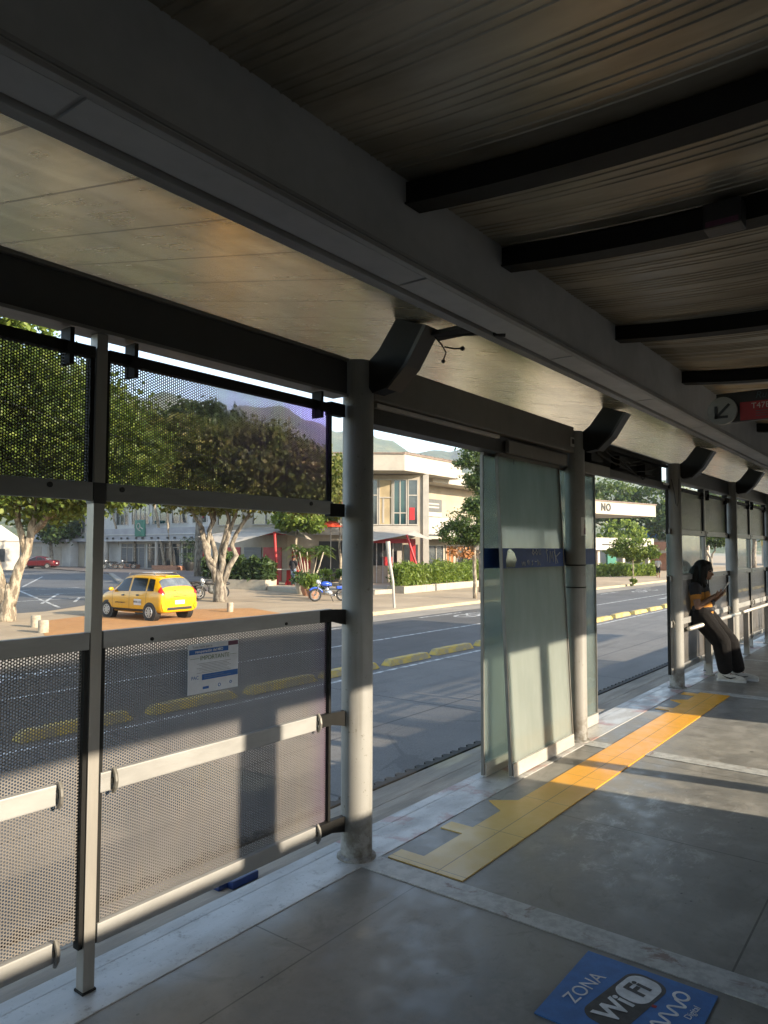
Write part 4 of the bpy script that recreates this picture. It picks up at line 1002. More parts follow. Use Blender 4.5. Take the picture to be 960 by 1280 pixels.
def fronds(origin, n, length, droop, seed, width=.05):
    r_ = random.Random(seed); V = []; F = []
    for i in range(n):
        a = 2 * PI * i / n + r_.uniform(-.3, .3); el = r_.uniform(.35, 1.25); L = length * r_.uniform(.75, 1.1)
        pts = []
        for k in range(9):
            s = k / 8; rr = L * s * math.cos(el) + .15 * s * s * L; zz = L * s * math.sin(el) - droop * s * s * L
            pts.append(Vector((rr * math.cos(a), rr * math.sin(a), zz)))
        side = Vector((-math.sin(a), math.cos(a), 0))
        for k in range(1, 9):
            for sg in (-1, 1):
                for h_ in (0, .5):
                    p = pts[k - 1].lerp(pts[k], h_ + .25); dr = (pts[k] - pts[k - 1]).normalized()
                    tip = p + (side * sg * .85 + dr * .6 + Vector((0, 0, -.35))).normalized() * L * .30 * math.sin(PI * min(.95, (k + h_) / 9.2)) 
                    w = dr * width
                    j = len(V); V += [p - w, p + w, tip]; F.append((j, j + 1, j + 2))
    me = bpy.data.meshes.new('fronds'); me.from_pydata([tuple(Vector(v) + Vector(origin)) for v in V], [], F); return me
def palm(label, x, y, h, lean, seed, z=ZW, stem=.13, fl=2.3, dead=True):
    t = thing('palm_tree', label, 'palm', (x, y, z), 'palms before the grey office')
    p1 = (lean[0], lean[1], h)
    B().tube(wob((0, 0, 0), p1, 6, .08, seed), taper(stem * 1.15, stem * .8, 6), 10).build('trunk', 'bark', t, None, True)
    link('crown', fronds(p1, 13, fl, .9, seed), 'leaf_a', t)
    if dead: B().ball((p1[0], p1[1], h - .35), .33, .33, .5).build('crownshaft', 'leaf_y', t, None, True)
palm('leaning palm left of the green signboard', 49.4, 76.5, 7.2, (-.8, 1.8), 201, ZW + .1); palm('upright palm just left of the green signboard', 48.8, 73.5, 8.0, (.2, .5), 202, ZW + .1)
palm('tall white palm right of the green signboard', 48.2, 66.8, 8.6, (-.4, 2.4), 203, ZW + .1, .16); palm('nearest tall palm crossing the grey slab band', 48.0, 65.4, 9.0, (-.2, 1.4), 204, ZW + .1, .16)
for i, (x, y) in enumerate(((48.9, 75.0), (48.1, 66.1))):
    tag(B().prism([(x + px_, y + py_, ZW + .1) for px_, py_ in ((-.7, -2.2), (.7, -2.2), (.7, 2.2), (-.7, 2.2))], (0, 0, .45)).build('palm_bed', 'red' if False else 'terracotta', None, (x, y, ZW)), ['brick bed around the left pair of palms', 'brick bed around the right pair of palms'][i], 'planter')
t = thing('areca_palm', 'clump of areca palm with many pale thin stems by the red stall', 'palm', (32.0, 30.3, ZW + .2))
ab = B(); me_all = []
for i in range(13):
    a = rnd.uniform(0, 2 * PI); rr = rnd.uniform(.05, .3); tp = Vector((math.cos(a) * rr * 3.4, math.sin(a) * rr * 3.4, rnd.uniform(1.7, 2.5)))
    ab.tube(wob((math.cos(a) * rr, math.sin(a) * rr, 0), tp, 5, .03, 300 + i), .033, 7)
    link('frond', fronds(tp, 6, 1.0, .85, 320 + i, .028), 'leaf_y' if i % 3 == 0 else 'leaf_g', t)
ab.build('stems', 'wall_c', t, None, True)
tree('bushy_tree', 'bright green broadleaf tree over the awning, behind the areca palm', (31.9, 31.2, ZW + .2), [limb((0, 0, 0), (-.1, -.1, 3.3), .11, .07, 141)],
     [((-.1, -.2, 4.25), 1.1, 1.3, .75), ((.3, -.9, 3.7), .7, .7, .5), ((-.4, .5, 3.9), .8, .8, .5)], 4200, .16, 'leaf_y', 'bark', 55, .22, 60)
tree('bushy_tree', 'light green tree with red flowers left of the corner terrace window', (34.0, 29.5, ZW + .2), [limb((0, 0, 0), (0, 0, 4.6), .10, .06, 142)],
     [((0, .1, 5.6), .9, 1.1, .9), ((-.2, .5, 4.6), .6, .7, .5)], 2600, .15, 'leaf_y', 'bark', 56, .24, 40,
     extra=lambda t: link('blossom', leaves_mesh(crown_points([((.15, -.2, 5.3), .75, .8, .6)], 520, 57, .2, 14), .15, 57), 'flower', t))

# ------------------------------------------------------------------ buildings
def pbox(b, o, u, n, s0, s1, d0, d1, z0, z1):
    """box given along u (s), outward normal n (d) and z from origin o, in the parent's frame"""
    p = [(o[0] + u[0] * s + n[0] * d, o[1] + u[1] * s + n[1] * d, z0) for s, d in ((s0, d0), (s1, d0), (s1, d1), (s0, d1))]
    b.prism(p, (0, 0, z1 - z0)); return b
def window(par, o, u, n, s0, s1, z0, z1, pane='win', frame='wall_w', mull=0, trans=None, fw=.06):
    b = B()
    for a, c, e, f in ((s0, s0 + fw, z0, z1), (s1 - fw, s1, z0, z1), (s0 + fw, s1 - fw, z0, z0 + fw), (s0 + fw, s1 - fw, z1 - fw, z1)): pbox(b, o, u, n, a, c, .004, .09, e, f)
    for i in range(mull): 
        sm = s0 + (s1 - s0) * (i + 1) / (mull + 1); pbox(b, o, u, n, sm - fw / 2, sm + fw / 2, .004, .085, z0 + fw, z1 - fw)
    if trans: pbox(b, o, u, n, s0 + fw, s1 - fw, .004, .08, trans - fw / 2, trans + fw / 2)
    w = b.build('window', frame, par)
    pbox(B(), o, u, n, s0 + fw, s1 - fw, .006, .025, z0 + fw, z1 - fw).build('pane', pane, w)
    return w
# grey office block along the forecourt, facade facing -X at X = 49
ob = thing('office_building', 'shaded grey two storey office block with a slab band behind the palms', 'building', (49, 60, ZW))
o_, u_, n_ = (0, 0), (0, 1), (-1, 0)
b = B(); b.box(0, 14, -2, 19.2, 0, 9.5); b.box(.0, 14, 19.2, 38, 0, 7.6); b.build('wall', 'wall_lg', ob)
b = B(); pbox(b, o_, u_, n_, -2, 19.2, .0, 1.2, 3.25, 4.65); b.build('slab_band', 'wall_g', ob)
b = B(); pbox(b, o_, u_, n_, -2, 19.3, 1.2, 1.28, 3.9, 4.0); pbox(b, o_, u_, n_, -2, 19.3, 1.2, 1.26, 3.2, 3.3); b.build('slab_lip', 'wall_lg', ob)
b = B()
for i in range(14): b.obox((-1.29, .2 + i * 1.45 + .25 * (i % 2), 3.55), (1, 0, 0), (0, 1, 0), (0, 0, 1), .03, .16, .10)
b.build('vents', 'black', ob)
for s0, s1, pn, ml in ((1.0, 3.4, 'win', 1), (4.2, 7.0, 'win', 1), (7.8, 10.6, 'win_teal', 1), (11.2, 14.6, 'win', 3), (15.2, 17.8, 'win', 2)): window(ob, o_, u_, n_, s0, s1, 5.1, 7.7, pn, 'wall_lg', ml)
for s0, s1, pn, ml in ((2.6, 5.0, 'win', 2), (5.4, 8.2, 'win', 1), (8.4, 11.4, 'win', 1), (11.8, 16.6, 'grille', 3)): window(ob, o_, u_, n_, s0, s1, .12, 3.0, pn, 'wall_w', ml, 2.5, .1)
b = B(); b.tube([(-1.0, 18.4, 0), (-1.0, 18.4, 3.25)], .45, 20); b.tube([(-1.0, 8.3, 0), (-1.0, 8.3, 3.25)], .2, 14); b.build('pillar', 'wall_w', ob, None, 'auto')
for s0 in (20.5, 24.5, 29): window(ob, o_, u_, n_, s0, s0 + 2.6, 4.3, 6.6, 'grille', 'wall_w', 2)
for s0 in (20.2, 24.6): pbox(B(), o_, u_, n_, s0, s0 + 3.2, .004, .05, .1, 2.9).build('shutter', 'wall_c', ob)
b = B(); pbox(b, o_, u_, n_, 19.3, 38, .0, .9, 3.2, 3.6); b.build('canopy', 'wall_g', ob)
for s_ in (1.2,): pbox(B(), o_, u_, n_, s_, s_ + .5, .004, .2, 1.4, 2.5).build('red_box', 'red', ob)
pbox(B(), o_, u_, n_, 1.6, 2.3, .004, .25, 5.6, 6.8).build('red_box', 'red', ob)
sg = thing('green_signboard', 'green signboard with white emblem on the grey slab band', 'sign', (47.75, 71.0, 3.2))
B().box(-.12, .0, -.95, .95, -.35, 1.5, .02).build('board', 'green_sign', sg)
q = B(); q.torus((-.125, .25, .8), (1, 0, 0), .32, .06, 18, 5); q.obox((-.125, -.3, .6), (0, 1, .4), (0, -.4, 1), (1, 0, 0), .35, .06, .01); q.obox((-.125, .1, .35), (0, 1, .4), (0, -.4, 1), (1, 0, 0), .3, .05, .01); q.build('emblem', 'wall_w', sg)
# low white garages and kiosk at the end of the side street
t = thing('garage_wall', 'long low pale garage wall behind the maroon car', 'wall', (48.2, 99, ZW))
B().box(-.3, 6, -13, 20, 0, 3.2).build('wall', 'wall_lg', t); B().box(-.9, 6, -13, 20, 3.2, 3.5).build('roof', 'wall_g', t)
for s0 in (-11, -6, -1, 5): B().box(-.33, -.305, s0, s0 + 3.6, .1, 2.6).build('shutter', 'wall_w', t)
t = thing('white_house', 'small white gabled kiosk at the far left behind the trunk', 'house', (37.0, 83.0, ZW))
B().box(-2.2, 2.2, -2, 2, 0, 3.2).build('wall', 'wall_w', t); B().prism([(-2.5, -2.2, 3.2), (2.5, -2.2, 3.2), (0, -2.2, 4.9)], (0, 4.4, 0)).build('roof', 'wall_lg', t)
B().box(-1.4, .6, -2.04, -2.01, .9, 2.3).build('window', 'win', t)
t = thing('apartment_block', 'pale block closing the end of the side street', 'building', (25, 124, ZW))
B().box(-22, 24, 0, 10, 0, 9).build('wall', 'wall_lg', t)
for i in range(10):
    for z in (1.2, 5.2): window(t, (0, 0), (1, 0), (0, -1), -20 + i * 4.2, -18 + i * 4.2, z, z + 1.8, 'win', 'wall_w', 1, None, .1)
# corner restaurant building with the cantilevered roof
cb = thing('corner_building', 'cream corner building with a deep overhanging flat roof and upper glass bay', 'building', (36.3, 26.25, ZW))
def L(p): return (p[0] - 36.3, p[1] - 26.25)
wallp = [(38.8, 26.6), (35.5, 30.8), (33.4, 33.5), (33.4, 41), (39.6, 41), (39.6, 29.0), (39.0, 28.9)]
b = B(); b.prism([L(p) + (0,) for p in wallp], (0, 0, 7.25)); b.build('wall', 'wall_c', cb)
roofp = [(36.3, 26.25), (43.3, 26.4), (43.3, 42), (31.4, 42), (31.4, 32.55), (33.5, 29.8)]
b = B(); b.prism([L(p) + (7.29,) for p in roofp], (0, 0, 1.02)); rf = b.build('roof', 'soffit', cb)
b = B()
ins = [(36.25, 26.19), (43.36, 26.34), (43.36, 42.06), (31.34, 42.06), (31.34, 32.53), (33.46, 29.76)]
b.prism([L(p) + (8.312,) for p in ins], (0, 0, .10)); b.build('roof_edge', 'roof_edge', rf)
b = B()
for i in range(46):                                       # uneven roof tiles along the front edge
    x = 36.4 + i * .15; b.box(x - 36.3, x - 36.3 + .11, .03, .3, 8.413, 8.45 + rnd.uniform(0, .05))
b.build('tiles', 'roof_edge', rf)
cu = Vector((.618, -.786)); cn = (-.786, -.618); co = L((37.0, 28.9))
for s0, s1, pn, ml, tr in ((-3.6, -1.4, 'win', 1, 5.9), (-1.2, .02, 'win', 0, 5.9), (.06, .96, 'interior', 0, 5.75), (1.0, 1.9, 'win_teal', 1, 4.75), (1.94, 2.62, 'win', 0, 5.9)): window(cb, co, cu, cn, s0, s1, 3.95, 6.95, pn, 'wall_w', ml, tr, .07)
pbox(B(), co, cu, cn, .3, .42, .03, .05, 4.1, 5.7).build('window_frame', 'wall_w', cb)
pbox(B(), co, cu, cn, 2.05, 2.4, .03, .05, 4.3, 5.1).build('blind', 'red', cb)
pbox(B(), co, cu, cn, -4.2, 2.7, .01, .35, 3.3, 3.9).build('balcony_band', 'wall_w', cb)
b = B(); b.prism([L(p) + (0,) for p in ((38.72, 26.52), (38.95, 26.22), (39.22, 26.42), (38.98, 26.75))], (0, 0, 7.28)); b.build('pillar', 'wall_w', cb)
# ground floor openings of the restaurant: flat boards, interior shade painted black
pbox(B(), co, cu, cn, -3.8, 1.6, .004, .05, .3, 2.9).build('dark_opening', 'black', cb)
pbox(B(), co, cu, cn, 1.7, 2.6, .004, .06, .3, 2.7).build('dark_opening', 'win', cb)
pbox(B(), co, cu, cn, -.9, .9, .35, .5, .22, 1.35).build('low_wall', 'wall_c', cb)
b = B()
for s_ in (-.9, -.1, .3, .95): pbox(b, co, cu, cn, s_, s_ + .06, .52, .58, .22, 2.9)
b.build('posts', 'wall_lg', cb)
b = B(); pbox(b, co, cu, cn, -.6, 2.35, 1.45, 1.9, 2.78, 3.05); pbox(b, co, cu, cn, 2.02, 2.35, 1.46, 1.89, .2, 2.78); pbox(b, co, cu, cn, -.6, -.45, 1.46, 1.89, .2, 2.78); b.build('red_portal', 'red', cb)
pbox(B(), co, cu, cn, .35, .95, .06, .4, .25, 1.9).build('display_shelf', 'red', cb)
pbox(B(), co, cu, cn, 1.25, 1.55, .06, .3, .6, 2.3).build('display_shelf', 'wall_w', cb)
# side facade along X=33.4
so, su, sn = L((33.4, 33.6)), (0, 1), (-1, 0)
for s0 in (.6, 4.2): window(cb, so, su, sn, s0, s0 + 2.6, 4.0, 5.9, 'win', 'wall_w', 1)
pbox(B(), so, su, sn, 0, 7.4, .004, .06, 3.3, 3.45).build('red_stripe', 'red', cb)
for s0, m_ in ((.4, 'red'), (2.3, 'grille'), (4.4, 'red')): pbox(B(), so, su, sn, s0, s0 + 1.7, .004, .05, .3, 2.5).build('shutter', m_, cb)
so2 = L((33.4, 33.5)); c2 = Vector((2.1, -2.7)).normalized(); cn2 = (c2.y, -c2.x)
if cn2[0] > 0: cn2 = (-cn2[0], -cn2[1])
pbox(B(), so2, c2, cn2, .3, 1.5, .004, .05, .3, 2.4).build('shutter', 'red', cb); pbox(B(), so2, c2, cn2, 1.8, 3.2, .004, .05, .3, 2.6).build('dark_opening', 'black', cb)  # the black board stands for the shaded inside
# shop wing right of the corner
sw = thing('shop_wing', 'beige shop wing with a grey signboard behind the small street tree', 'building', (39.7, 29, ZW))
B().box(0, 16, 0, 10, 0, 7.0).build('wall', 'wall_b', sw); B().box(1.5, 17, -1.6, 10, 7.0, 7.95).build('roof', 'soffit', sw)
o_, u_, n_ = (0, 0), (1, 0), (0, -1)
bd = pbox(B(), o_, u_, n_, .5, 4.9, .004, .12, 5.1, 6.0).build('signboard', 'signgrey', sw); pbox(B(), o_, u_, n_, .5, 4.9, .004, .10, 4.75, 5.08).build('signboard', 'wall_w', sw)
q = B(); q.torus((1.5, -.13, 5.55), (0, 1, 0), .22, .035, 18, 5)
for zz in (5.42, 5.66): q.box(2.3, 4.5, -.135, -.122, zz - .05, zz + .05)
q.obox((1.0, -.13, 5.55), (1, 0, 0), (0, 0, 1), (0, 1, 0), .2, .04, .01); q.build('print', 'wall_w', bd)
pbox(B(), o_, u_, n_, .1, 12, .004, .10, 3.3, 4.7).build('parapet', 'wall_w', sw)
pbox(B(), o_, u_, n_, .0, 12, .10, 1.8, 3.1, 3.28).build('canopy', 'wall_c', sw)
for s0, s1, m_ in ((.4, 2.6, 'win'), (3.2, 5.2, 'win'), (5.5, 6.6, 'flower'), (7, 9, 'win'), (9.6, 11.5, 'interior')): window(sw, o_, u_, n_, s0, s1, .3, 2.7, m_ if m_ != 'flower' else 'leaf_o', 'wall_w', 1)
B().obox((4.2, -1.95, 3.75), (1, 0, 0), (0, 1, .4), (0, -.4, 1), 1.2, .5, .03).build('tilted_board', 'concrete_far', sw)
q = B(); q.box(2.2, 2.6, -.3, -.11, 4.0, 4.4); q.build('air_conditioner', 'black', sw)
t = thing('white_tent', 'white gabled tent roof right of the small street tree', 'tent', (49.5, 26.4, ZW))
B().prism([(-2.2, -1.4, 2.35), (2.2, -1.4, 2.35), (0, 0, 3.5)], (0, 2.8, 0)).build('canopy', 'wall_w', t)
for xx in (-2, 2):
    for yy in (-1.2, 1.2): B().box(xx - .05, xx + .05, yy - .05, yy + .05, 0, 2.4).build('leg', 'wall_w', t)
# awning sails and red poles
def sail(label, tris, z=.05):
    b = B()
    for tr in tris: b.prism(tr, (0, 0, -.015))
    return tag(b.build('awning_sail', 'awning', None, tris[0][0]), label, 'awning', 'canvas awnings of the restaurant')
P_ = (35.75, 25.7, 2.40)
sail('cream canvas awning sail over the red portal, peaked on a red pole', [(P_, (33.3, 28.6, 1.68), (34.9, 29.9, 2.72)), (P_, (34.9, 29.9, 2.72), (38.2, 26.8, 2.70)), (P_, (38.2, 26.8, 2.7), (37.0, 24.7, 2.12))])
Q_ = (30.86, 32.07, 2.56)
sail('cream canvas awning sail left of the areca palm, peaked on a red pole', [(Q_, (29.2, 34.5, 1.75), (29.4, 37.5, 2.3)), (Q_, (29.4, 37.5, 2.3), (33.3, 37.0, 2.95)), (Q_, (33.3, 37, 2.95), (33.6, 33.0, 2.9)), (Q_, (33.6, 33.0, 2.9), (32.6, 30.6, 2.1))])
def pole(label, p, q, r_, mat, name='red_pole', cat='pole'):
    return tag(B().tube([p, q], r_, 10).build(name, mat, None, p, 'auto'), label, cat)
pole('leaning red pole holding the peak of the awning over the red portal', (36.5, 25.0, ZW + .22), P_, .07, 'red')
pole('red pole under the peak of the left awning', (31.06, 31.97, ZW + .22), Q_, .09, 'red')
t = thing('food_stall', 'red stall frame with a white counter beside the man in black', 'stall', (31.6, 31.3, ZW + .22))
q = B(); q.obox((.0, .0, .95), (.32, -.2, 1), (1, 0, 0), (0, 1, 0), 1.0, .08, .05); q.obox((.05, -.1, .45), (0, 0, 1), (1, 0, 0), (0, 1, 0), .45, .3, .3); q.build('frame', 'red', t)
B().obox((-.5, .35, .95), (.6, -.8, 0), (.8, .6, 0), (0, 0, 1), .7, .25, .03).build('counter', 'wall_w', t)
for s_ in (-.6, .6): B().obox((-.5 + .6 * s_ * .9, .35 - .8 * s_ * .9, .46), (0, 0, 1), (1, 0, 0), (0, 1, 0), .46, .04, .04).build('leg', 'red', t)
t = thing('parasol', 'faded red parasol opened above the awning', 'parasol', (33.9, 30.2, ZW + .22))
B().tube([(0, 0, 0), (0, 0, 4.0)], .03, 8).build('pole', 'wall_w', t)
q = B(); q.tube([(0, 0, 3.55), (0, 0, 3.75), (0, 0, 3.92), (0, 0, 3.98)], [.85, .65, .3, .02], 8); q.build('canopy', 'flower', t)
# building with the wide white canopy and the end of its name
nb = thing('canopy_building', 'white building with a broad flat canopy roof lettered NO', 'building', (52, 30.6, ZW))
e = Vector((28.3, -6.2, 0)); el_ = e.length; e.normalize(); ip = Vector((-e.y, e.x, 0))
def Pn(s, d): v = e * s + ip * d; return (v.x, v.y)
b = B(); b.prism([Pn(0, 0) + (5.95,), Pn(el_, 0) + (5.95,), Pn(el_ - .5, 4) + (5.95,), Pn(el_ - 4, 12) + (5.95,), Pn(0, 12) + (5.95,)], (0, 0, 1.25)); rf = b.build('roof', 'soffit', nb)
b = B(); b.prism([Pn(-.1, -.1) + (7.202,), Pn(el_ + .1, -.1) + (7.202,), Pn(el_ - 4, 12) + (7.202,), Pn(0, 12) + (7.202,)], (0, 0, .12)); b.build('roof_edge', 'roof_edge', rf)
ang = math.atan2(e.y, e.x)
for ch, s in (('N', 18.95), ('O', 19.85)):
    p = Pn(s, -.03); lettering('letter', ch, 1.02, 'black', rf, (p[0], p[1], 6.6), (PI / 2, 0, ang), .02, bold=.03)
b = B(); b.prism([Pn(0, 2) + (0,), Pn(20.6, 2) + (0,), Pn(20.6, 11) + (0,), Pn(0, 11) + (0,)], (0, 0, 5.94)); b.build('wall', 'wall_w', nb)
q = B()
for i in range(3): q.prism([Pn(17.6, 1.94) + (4.0 + i * .55,), Pn(20.3, 1.94) + (4.0 + i * .55,), Pn(20.3, 1.98) + (4.0 + i * .55,), Pn(17.6, 1.98) + (4.0 + i * .55,)], (0, 0, .28))
q.build('signboard', 'wall_g', nb)
b = B(); b.prism([Pn(14, .6) + (2.35,), Pn(29.5, .6) + (2.35,), Pn(29.5, 9) + (2.35,), Pn(14, 9) + (2.35,)], (0, 0, 1.25)); b.build('low_canopy', 'wall_w', nb)
b = B(); b.prism([Pn(19.6, .57) + (2.85,), Pn(27.5, .57) + (2.85,), Pn(27.5, .59) + (2.85,), Pn(19.6, .59) + (2.85,)], (0, 0, .12)); b.build('stripe', 'black', nb)
for s in (15, 19.4, 24, 29): b = B(); b.prism([Pn(s, 1) + (0,), Pn(s + .4, 1) + (0,), Pn(s + .4, 1.4) + (0,), Pn(s, 1.4) + (0,)], (0, 0, 2.35)); b.build('pillar', 'wall_w', nb)
b = B(); b.prism([Pn(14, 8) + (0,), Pn(29.5, 8) + (0,), Pn(29.5, 8.3) + (0,), Pn(14, 8.3) + (0,)], (0, 0, 2.35)); b.build('back_wall', 'grille', nb)
b = B(); b.prism([Pn(21.1, .95) + (.9,), Pn(22.7, .95) + (.9,), Pn(22.7, 1.15) + (.9,), Pn(21.1, 1.15) + (.9,)], (0, 0, 1.0)); b.build('green_board', 'green_sign', nb)
b = B(); b.prism([Pn(17.6, .95) + (.3,), Pn(18.6, .95) + (.3,), Pn(18.6, 1.5) + (.3,), Pn(17.6, 1.5) + (.3,)], (0, 0, 1.2)); b.build('red_board', 'red', nb)
t = thing('orange_kiosk', 'orange brick kiosk with a pale roof right of the canopy building', 'kiosk', (87, 24.6, ZW)); B().box(-1.6, 1.6, -2.5, 2.5, 0, 3.3).build('wall', 'terracotta', t); B().box(-2.4, 2.0, -3.4, 3, 2.0, 2.3).build('roof', 'wall_c', t)
t = thing('water_tank', 'bright blue water tank on a pale roof behind the canopy building', 'tank', (101.5, 31.9, 2.4)); B().tube([(0, 0, .6), (0, 0, 1.6), (0, 0, 2.2), (0, 0, 2.5)], [1.3, 1.5, 1.1, .5], 20).build('drum', 'blue_tank', t, None, 'auto'); B().tube([(-1.4, 1.2, .6), (-1.6, 1.4, 2.6), (-2.2, 2.0, 3.6)], .12, 8).build('pipe', 'blue_tank', t)
t = thing('flat_house', 'flat pale house carrying the blue water tank', 'house', (102, 32, ZW)); B().box(-4, 8, -6, 6, 0, 3.8).build('wall', 'wall_w', t); 
for s0 in (-4, 0, 3): B().box(-4.04, -4.01, s0, s0 + 1.5, 1.2, 2.6).build('window', 'win', t)
t = thing('shop_row', 'distant yellowish shop row seen through the far glass strips', 'building', (128, 12, ZW)); B().box(-3, 12, -12, 10, 0, 5.5).build('wall', 'wall_c', t)
for i in range(6): B().box(-3.05, -3.01, -11 + i * 3.5, -9 + i * 3.5, .5, 2.6).build('window', 'win' if i % 2 else 'win_teal', t)
B().box(-3.3, -3.0, -12, 10, 3.0, 4.4).build('signboard', 'barrier', t)
# far pedestrian-side posts: leaning pole and bollards
tag(B().tube([(23.96, 17.84, ZW), (23.93, 17.89, .2), (23.84, 18.0, 1.0), (23.80, 18.06, 1.85)], [.05, .055, .075, .10], 12).build('leaning_post', 'wall_w', None, (23.96, 17.84, ZW), 'auto'), 'white leaning sign post at the kerb, right of the nearest round column', 'post')
def bollard(x, y, label, h=.36, r_=.145):
    b = B().tube([(x, y, ZW), (x, y, ZW + h - .03), (x, y, ZW + h)], [r_, r_, r_ * .9], 20)
    tag(b.build('bollard', 'bollard', None, (x, y, ZW), 'auto'), label, 'bollard', 'stubby concrete bollards')
bollard(11.25, 22.1, 'stubby bollard nearest the forked tree trunk'); bollard(10.66, 20.5, 'front stubby bollard, right in front of the other by the forked tree'); bollard(18.5, 21.6, 'stubby bollard standing alone right of the taxi', .36, .12)
tag(B().tube([(-8 + i * 1.4, 10.5 + i * .65, 7.2 - 1.05 * math.sin(PI * i / 30) * 2.1) for i in range(31)], .012, 5).build('overhead_cable', 'black', None, (10, 18, 5.5)), 'thin dark overhead cable crossing the sky above the screens', 'cable')
# ================================================================== vehicles
def cr(p0, p1, p2, p3, t):
    return .5 * ((2 * p1) + (-p0 + p2) * t + (2 * p0 - 5 * p1 + 4 * p2 - p3) * t * t + (-p0 + 3 * p1 - 3 * p2 + p3) * t ** 3)
class Loft:
    """smooth car skin from stations (x, z bottom, z belt, z top, half width, half width of roof)"""
    def __init__(s, st):
        s.G = []
        for x, zb, zl, zt, wb, wt in st:
            h = zt - zl
            s.G.append([Vector(p) for p in ((x, 0, zb), (x, .75 * wb, zb), (x, wb * .97, zb + .10), (x, wb, zb + (zl - zb) * .55), (x, wb * .975, zl), (x, wb * .975 + (wt - wb * .975) * .55, zl + h * .55), (x, wt, zt - min(.07, h * .3)), (x, wt * .72, zt - .005), (x, 0, zt + .012))])
        s.n = len(st)
    def S(s, u, v):
        u = max(0, min(s.n - 1.0001, u)); v = max(0, min(7.9999, v)); i, j = int(u), int(v); a, b = u - i, v - j
        row = []
        for k in (-1, 0, 1, 2):
            ii = max(0, min(s.n - 1, i + k)); r_ = s.G[ii]
            row.append(cr(r_[max(0, j - 1)], r_[j], r_[min(8, j + 1)], r_[min(8, j + 2)] if j + 2 <= 8 else r_[8], b))
        return cr(*row, a)
    def ux(s, x):
        lo, hi = 0.0, s.n - 1.001
        for _ in range(40):
            m = (lo + hi) / 2
            if s.S(m, 4).x < x: lo = m
            else: hi = m
        return lo
    def body(s):
        b = B(); nu, nv = (s.n - 1) * 5 + 1, 33; g = []
        for i in range(nu):
            u = i / 5; row = []
            for j in range(nv):
                p = s.S(u, j / 4); row.append(b.bm.verts.new(p))
            for j in range(nv - 2, 0, -1):
                p = s.S(u, j / 4); row.append(b.bm.verts.new((p.x, -p.y, p.z)))
            g.append(row)
        for a, c in zip(g, g[1:]):
            m = len(a)
            for k in range(m): b.bm.faces.new((a[k], a[(k + 1) % m], c[(k + 1) % m], c[k]))
        b.bm.faces.new(g[0][::-1]); b.bm.faces.new(g[-1])
        return b
    def patch(s, f, sides=(1, -1), off=.006, n=8, m=6):
        """f(a, b) -> (u, v) for a, b in 0..1"""
        b = B()
        for sd in sides:
            g = []
            for i in range(n + 1):
                row = []
                for j in range(m + 1):
                    u, v = f(i / n, j / m); p = s.S(u, v); e = .02
                    du = s.S(u + e, v) - s.S(u - e, v); dv = s.S(u, min(8, v + e)) - s.S(u, v - e); nn = du.cross(dv)
                    if nn.length > 1e-9: nn.normalize()
                    if nn.y < 0 and v < 6.5: nn = -nn
                    if v >= 6.5 and nn.z < 0 and abs(nn.z) > .05: nn = -nn
                    p = p + nn * off; row.append(b.bm.verts.new((p.x, p.y * sd, p.z)))
                g.append(row)
            for a, c in zip(g, g[1:]):
                for j in range(m): b.bm.faces.new((a[j], a[j + 1], c[j + 1], c[j]))
        return b
def wheel(par, x, y, r_, w, side):
    o = B().tube([(x, y - w / 2, r_), (x, y - w / 2 + .02, r_), (x, y + w / 2 - .02, r_), (x, y + w / 2, r_)], [r_ * .92, r_, r_, r_ * .92], 28).build('wheel', 'tyre', par, None, 'auto')
    yo = y + side * (w / 2 + .004)
    b = B(); b.torus((x, yo, r_), (0, 1, 0), r_ * .60, .018, 24, 6)
    for k in range(8):
        a = 2 * PI * k / 8; b.obox((x + r_ * .32 * math.cos(a), yo, r_ + r_ * .32 * math.sin(a)), (math.cos(a), 0, math.sin(a)), (-math.sin(a), 0, math.cos(a)), (0, 1, 0), r_ * .28, .024, .008)
    b.tube([(x, yo - .01, r_), (x, yo + .01, r_)], .05, 14); b.build('rim', 'rim', o)
    return o
